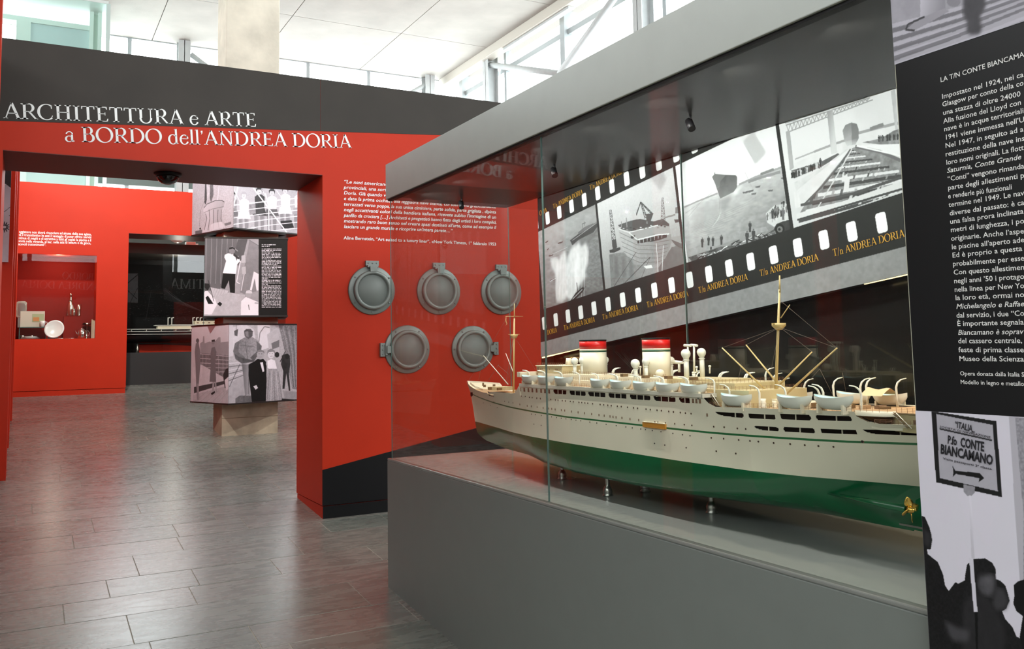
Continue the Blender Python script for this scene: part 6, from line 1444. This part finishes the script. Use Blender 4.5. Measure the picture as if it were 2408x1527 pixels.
for x in (1.9, 3.0, 4.2): m = MB(); m.lathe([(.03, 0), (.02, .05), (.02, .19)], (x, 18.75, 1.637)); m.build('stand', PEWTER, fs2)
m = MB(); m.box((1.3, 19.95, 1.6), (6.5, 20.05, 4.25)); m.build('dark_screen', mat('dark_green_screen', (.035, .05, .043), .6), fc)
c = ony(417, 573, 18.12)
t = empty('bowl_lamp', (c[0], 18.12, c[2]), 'white bowl shaped lamp hanging before the far case', 'lamp')
m = MB(); m.lathe([(0, c[2]), (.06, c[2]+.012), (.11, c[2]+.04), (.135, c[2]+.085), (.125, c[2]+.085), (.0, c[2]+.07)], (c[0], 18.12, 0), n=24); m.build('bowl', PORC, t)
m = MB(); m.tube((c[0], 18.12, c[2]+.07), (c[0], 18.12, 4.6), .006); m.tube((c[0], 18.12, 4.6), (c[0], 17.87, 4.58), .008); m.build('rod', STEEL, t)
c = ony(450, 571, 18.45)
t = empty('white_fitting_box', (c[0], 18.45, 3.744), 'small white electrical box on top of the far case beside the bowl lamp', 'box')
m = MB(); m.box((c[0]-.11, 18.36, 3.746), (c[0]+.07, 18.54, 3.81)); m.build('box_body', WHITEP, t, bevel=.006); m = MB(); m.tube((c[0]+.07, 18.45, 3.77), (c[0]+.13, 18.45, 3.77), .015); m.build('cable_gland', WHITEP, t)

# ================================================================ TABLEWARE IN THE NICHE
N5 = lambda u, v: (u/3.394, 500+v/3.394)
NZ = nz0
def npt(u, v, Y): return ony(*N5(u, v), Y)
SILV = mat('silver_plate', (.70, .66, .55), .22, metal=1); G_ = 'tableware in the red wall niche'
def at_(name, u, Y, label, cat, z=None): p = npt(u, 985, Y); return empty(name, (p[0], Y, NZ if z is None else z), label, cat, G_), p[0]
# pedestal and stand
t = empty('red_pedestal', (.55, 17.45, NZ), 'low red pedestal holding the shaker in the niche', 'pedestal', G_)
a, b_ = npt(508, 830, 17.4), npt(655, 830, 17.4); PZ = a[2]
m = MB(); m.box((a[0], 17.32, NZ), (b_[0], 17.62, PZ)); m.build('block', mat('niche_red', (.3, .018, .012)), t)
a, b_ = npt(150, 915, 17.4), npt(372, 915, 17.4); SZ = a[2]
t = empty('clear_shelf', ((a[0]+b_[0])/2, 17.5, NZ), 'small clear stand under the menu card in the niche', 'stand', G_)
m = MB(); m.box((a[0], 17.36, SZ-.012), (b_[0], 17.64, SZ)); m.build('shelf_plate', GLASSE, t)
for x in (a[0]+.01, b_[0]-.01): m = MB(); m.box((x-.006, 17.38, NZ), (x+.006, 17.62, SZ-.012)); m.build('leg', GLASSE, t)
# tray
c = npt(171, 774, 17.5); t = empty('silver_tray', (c[0], 17.5, SZ), 'upright rounded silver tray at the left end of the niche', 'tray', G_)
def rrect(cx_, cz_, w_, h_, r): return [(cx_+sx_*(w_/2-r)+r*math.cos(math.radians(q0+k_*30)), cz_+sz_*(h_/2-r)+r*math.sin(math.radians(q0+k_*30))) for sx_, sz_, q0 in ((1, 1, 0), (-1, 1, 90), (-1, -1, 180), (1, -1, 270)) for k_ in range(4)]
m = MB(); m.prism(rrect(c[0], c[2], .165, .285, .045), 17.49, 17.50, 'Y'); m.build('tray_rim', SILV, t, bevel=.003)
m = MB(); m.prism(rrect(c[0], c[2], .115, .225, .03), 17.484, 17.49, 'Y'); m.build('tray_well', CHROME, t, bevel=.002)
m = MB(); m.box((c[0]-.05, 17.5, SZ), (c[0]+.05, 17.56, c[2]-.10)); m.build('tray_stand', PEWTER, t)
# menu card
a, b_ = npt(160, 918, 17.46), npt(355, 918, 17.46); zt2 = npt(160, 787, 17.46)[2]
t = empty('menu_card', ((a[0]+b_[0])/2, 17.46, SZ), 'pale printed menu card with a small coloured picture in the niche', 'card', G_)
m = MB(); m.box((a[0], 17.455, SZ), (b_[0], 17.47, zt2)); m.build('card_board', mat('card_paper', (.62, .56, .46), .7), t)
m = MB(); xm = a[0]+(b_[0]-a[0])*.72; m.box((xm-.09, 17.452, SZ+.09), (xm+.09, 17.455, zt2-.05)); m.build('card_picture', mat('card_green', (.40, .45, .26), .6), t)
m = MB(); m.box((xm-.075, 17.450, SZ+.10), (xm+.02, 17.452, SZ+.17)); m.build('card_figure', mat('card_orange', (.60, .25, .08), .6), t)
# cups
def cup(u, Y, r, h, z, mt, label, handle=1, name='cup'):
    t, x = at_(name, u, Y, label, 'cup', z); m = MB(); m.lathe([(r*.6, 0), (r*.72, h*.1), (r, h*.6), (r, h), (r*.9, h), (r*.85, h*.3), (0, h*.2)], (x, Y, z), n=20); m.build('bowl', mt, t)
    if handle: m = MB(); m.path([(x+r*.95, Y, z+h*.8), (x+r*1.5, Y, z+h*.85), (x+r*1.65, Y, z+h*.5), (x+r*1.3, Y, z+h*.2), (x+r*.9, Y, z+h*.25)], r*.11, 6); m.build('handle', mt, t)
    return t
cup(338, 17.40, .042, .105, SZ, PORC, 'white mug in front of the menu card in the niche', name='mug')
cup(180, 17.44, .035, .07, NZ, SILV, 'dark cup under the clear stand at the niche left', 0); cup(255, 17.44, .035, .07, NZ, SILV, 'dark cup under the clear stand, right of its twin', 0)
# saucers
p = npt(240, 985, 17.36)
for k_ in range(3):
    t = empty('saucer', (p[0], 17.36, NZ+k_*.016), ('lowest white saucer of the stack at the niche left', 'middle white saucer of the stack at the niche left', 'topmost white saucer of the stack at the niche left')[k_], 'saucer', G_)
    m = MB(); m.lathe([(.05, 0), (.06, .003), (.155-.02*k_, .014), (.150-.02*k_, .016), (.05, .006), (0, .006)], (p[0], 17.36, NZ+k_*.016), n=26); m.build('dish', PORC, t)
# oval plate tilted on a stand
c = npt(433, 930, 17.26); t = empty('display_plate', (c[0], 17.26, NZ), 'tilted white gold rimmed plate standing in the middle of the niche', 'plate', G_)
m = MB(); pv_ = []
for r, h in ((0, .0), (.11, .0), (.13, -.012), (.155, -.020), (.157, -.016)):
    pv_.append([(c[0]+r*.98*math.cos(q), 17.26+h*1.0+r*.25*math.sin(q), c[2]+r*.98*math.sin(q)+r*.10*math.cos(q)) for q in np.linspace(0, 2*PI, 33)])
m.grid(pv_); pl_ = m.build('dish', PORC, t); so = pl_.modifiers.new('thick', 'SOLIDIFY'); so.thickness = .005
m = MB(); m.box((c[0]-.10, 17.26, NZ), (c[0]+.06, 17.33, NZ+.06)); m.build('easel', GLASSE, t)
# cocktail shaker, small pot and beaker on the pedestal
t, x = at_('cocktail_shaker', 557, 17.48, 'tall silver cocktail shaker on the red pedestal', 'shaker', PZ)
m = MB(); m.lathe([(.055, 0), (.062, .01), (.065, .12), (.060, .20), (.040, .26), (.030, .275)], (x, 17.48, PZ), n=24); m.build('body', SILV, t)
m = MB(); m.lathe([(.032, .275), (.028, .30), (.022, .33), (.016, .36), (.026, .375), (.020, .40), (.008, .42), (0, .425)], (x, 17.48, PZ), n=20); m.build('stopper', SILV, t)
t, x = at_('cream_pot', 583, 17.37, 'small silver pot standing against the shaker', 'pot', PZ); m = MB(); m.lathe([(.03, 0), (.036, .02), (.036, .09), (.030, .12), (.034, .13)], (x, 17.37, PZ), n=18); m.build('body', SILV, t)
t, x = at_('silver_beaker', 626, 17.44, 'silver beaker right of the shaker on the pedestal', 'beaker', PZ); m = MB(); m.lathe([(.034, 0), (.030, .02), (.032, .12), (.040, .21), (.037, .21), (.028, .12), (0, .03)], (x, 17.44, PZ), n=18); m.build('body', SILV, t)
# teapot
t, x = at_('teapot', 652, 17.22, 'silver teapot with a ring handle at the right of the niche', 'teapot')
m = MB(); m.lathe([(.055, 0), (.066, .01), (.068, .07), (.062, .14), (.045, .155)], (x, 17.22, NZ), n=24); m.build('body', CHROME, t); m = MB(); m.lathe([(.048, .155), (.035, .17), (.010, .178), (.012, .19), (0, .197)], (x, 17.22, NZ), n=18); m.build('lid', CHROME, t)
m = MB(); m.path([(x+.06, 17.22, NZ+.13), (x+.10, 17.22, NZ+.135), (x+.125, 17.22, NZ+.10), (x+.11, 17.22, NZ+.05), (x+.06, 17.22, NZ+.03)], .006, 7); m.build('handle', CHROME, t)
m = MB(); m.path([(x-.06, 17.22, NZ+.06), (x-.085, 17.22, NZ+.10), (x-.10, 17.22, NZ+.14)], [.014, .009, .006], 8); m.build('spout', CHROME, t)
# bowl on a foot, books, cutlery
t, x = at_('sugar_bowl', 692, 17.60, 'silver bowl on a tall foot behind the teapot', 'bowl'); c = npt(692, 890, 17.6)
m = MB(); m.lathe([(.05, NZ), (.012, NZ+.02), (.012, c[2]-.03), (.075, c[2]-.01), (.080, c[2]+.0), (.045, c[2]+.03), (.012, c[2]+.04), (0, c[2]+.05)], (x, 17.60, 0), n=24); m.build('bowl_body', SILV, t)
for k_ in range(3):
    t, x = at_('booklet', 730+k_*9, 17.38, ('leftmost of three thin cream booklets at the right end of the niche', 'middle one of three thin cream booklets at the right end of the niche', 'rightmost of three thin cream booklets at the right end of the niche')[k_], 'book')
    zt3 = npt(740, 856, 17.45)[2]; m = MB(); m.box((x-.008, 17.30, NZ), (x+.008, 17.46, zt3-.01*k_)); m.build('cover', mat('book_cover', (.62, .45, .26), .6), t); m = MB(); m.box((x-.006, 17.298, NZ+.005), (x+.006, 17.30, zt3-.015-.01*k_)); m.build('pages', mat('book_pages', (.75, .68, .52), .8), t)
for u0, u1, lb in ((440, 505, 'silver knife lying on the niche sill before the plate'), (515, 592, 'silver spoon lying on the niche sill before the pedestal')):
    a, b_ = npt(u0, 988, 17.2), npt(u1, 988, 17.2); t = empty('table_knife' if u0 < 500 else 'table_spoon', ((a[0]+b_[0])/2, 17.2, NZ), lb, 'cutlery', G_)
    m = MB(); m.path([(a[0], 17.2, NZ+.005), ((a[0]+b_[0])/2, 17.2, NZ+.005), (b_[0], 17.2, NZ+.005)], [.006, .004, .008], 6); m.build('blade' if u0 < 500 else 'bowl', CHROME, t)
ld = bpy.data.lights.new('niche_lamp', 'POINT'); ld.energy = 11; ld.shadow_soft_size = .05; ld.color = (1, .9, .75)
lo = bpy.data.objects.new('niche_lamp', ld); link(lo); lo.location = (.45, 17.17, nz1-.06)
ld = bpy.data.lights.new('far_case_lamp', 'POINT'); ld.energy = 12; ld.shadow_soft_size = .05; ld.color = (1, .93, .82)
lo = bpy.data.objects.new('far_case_lamp', ld); link(lo); lo.location = (2.6, 18.5, 3.35)
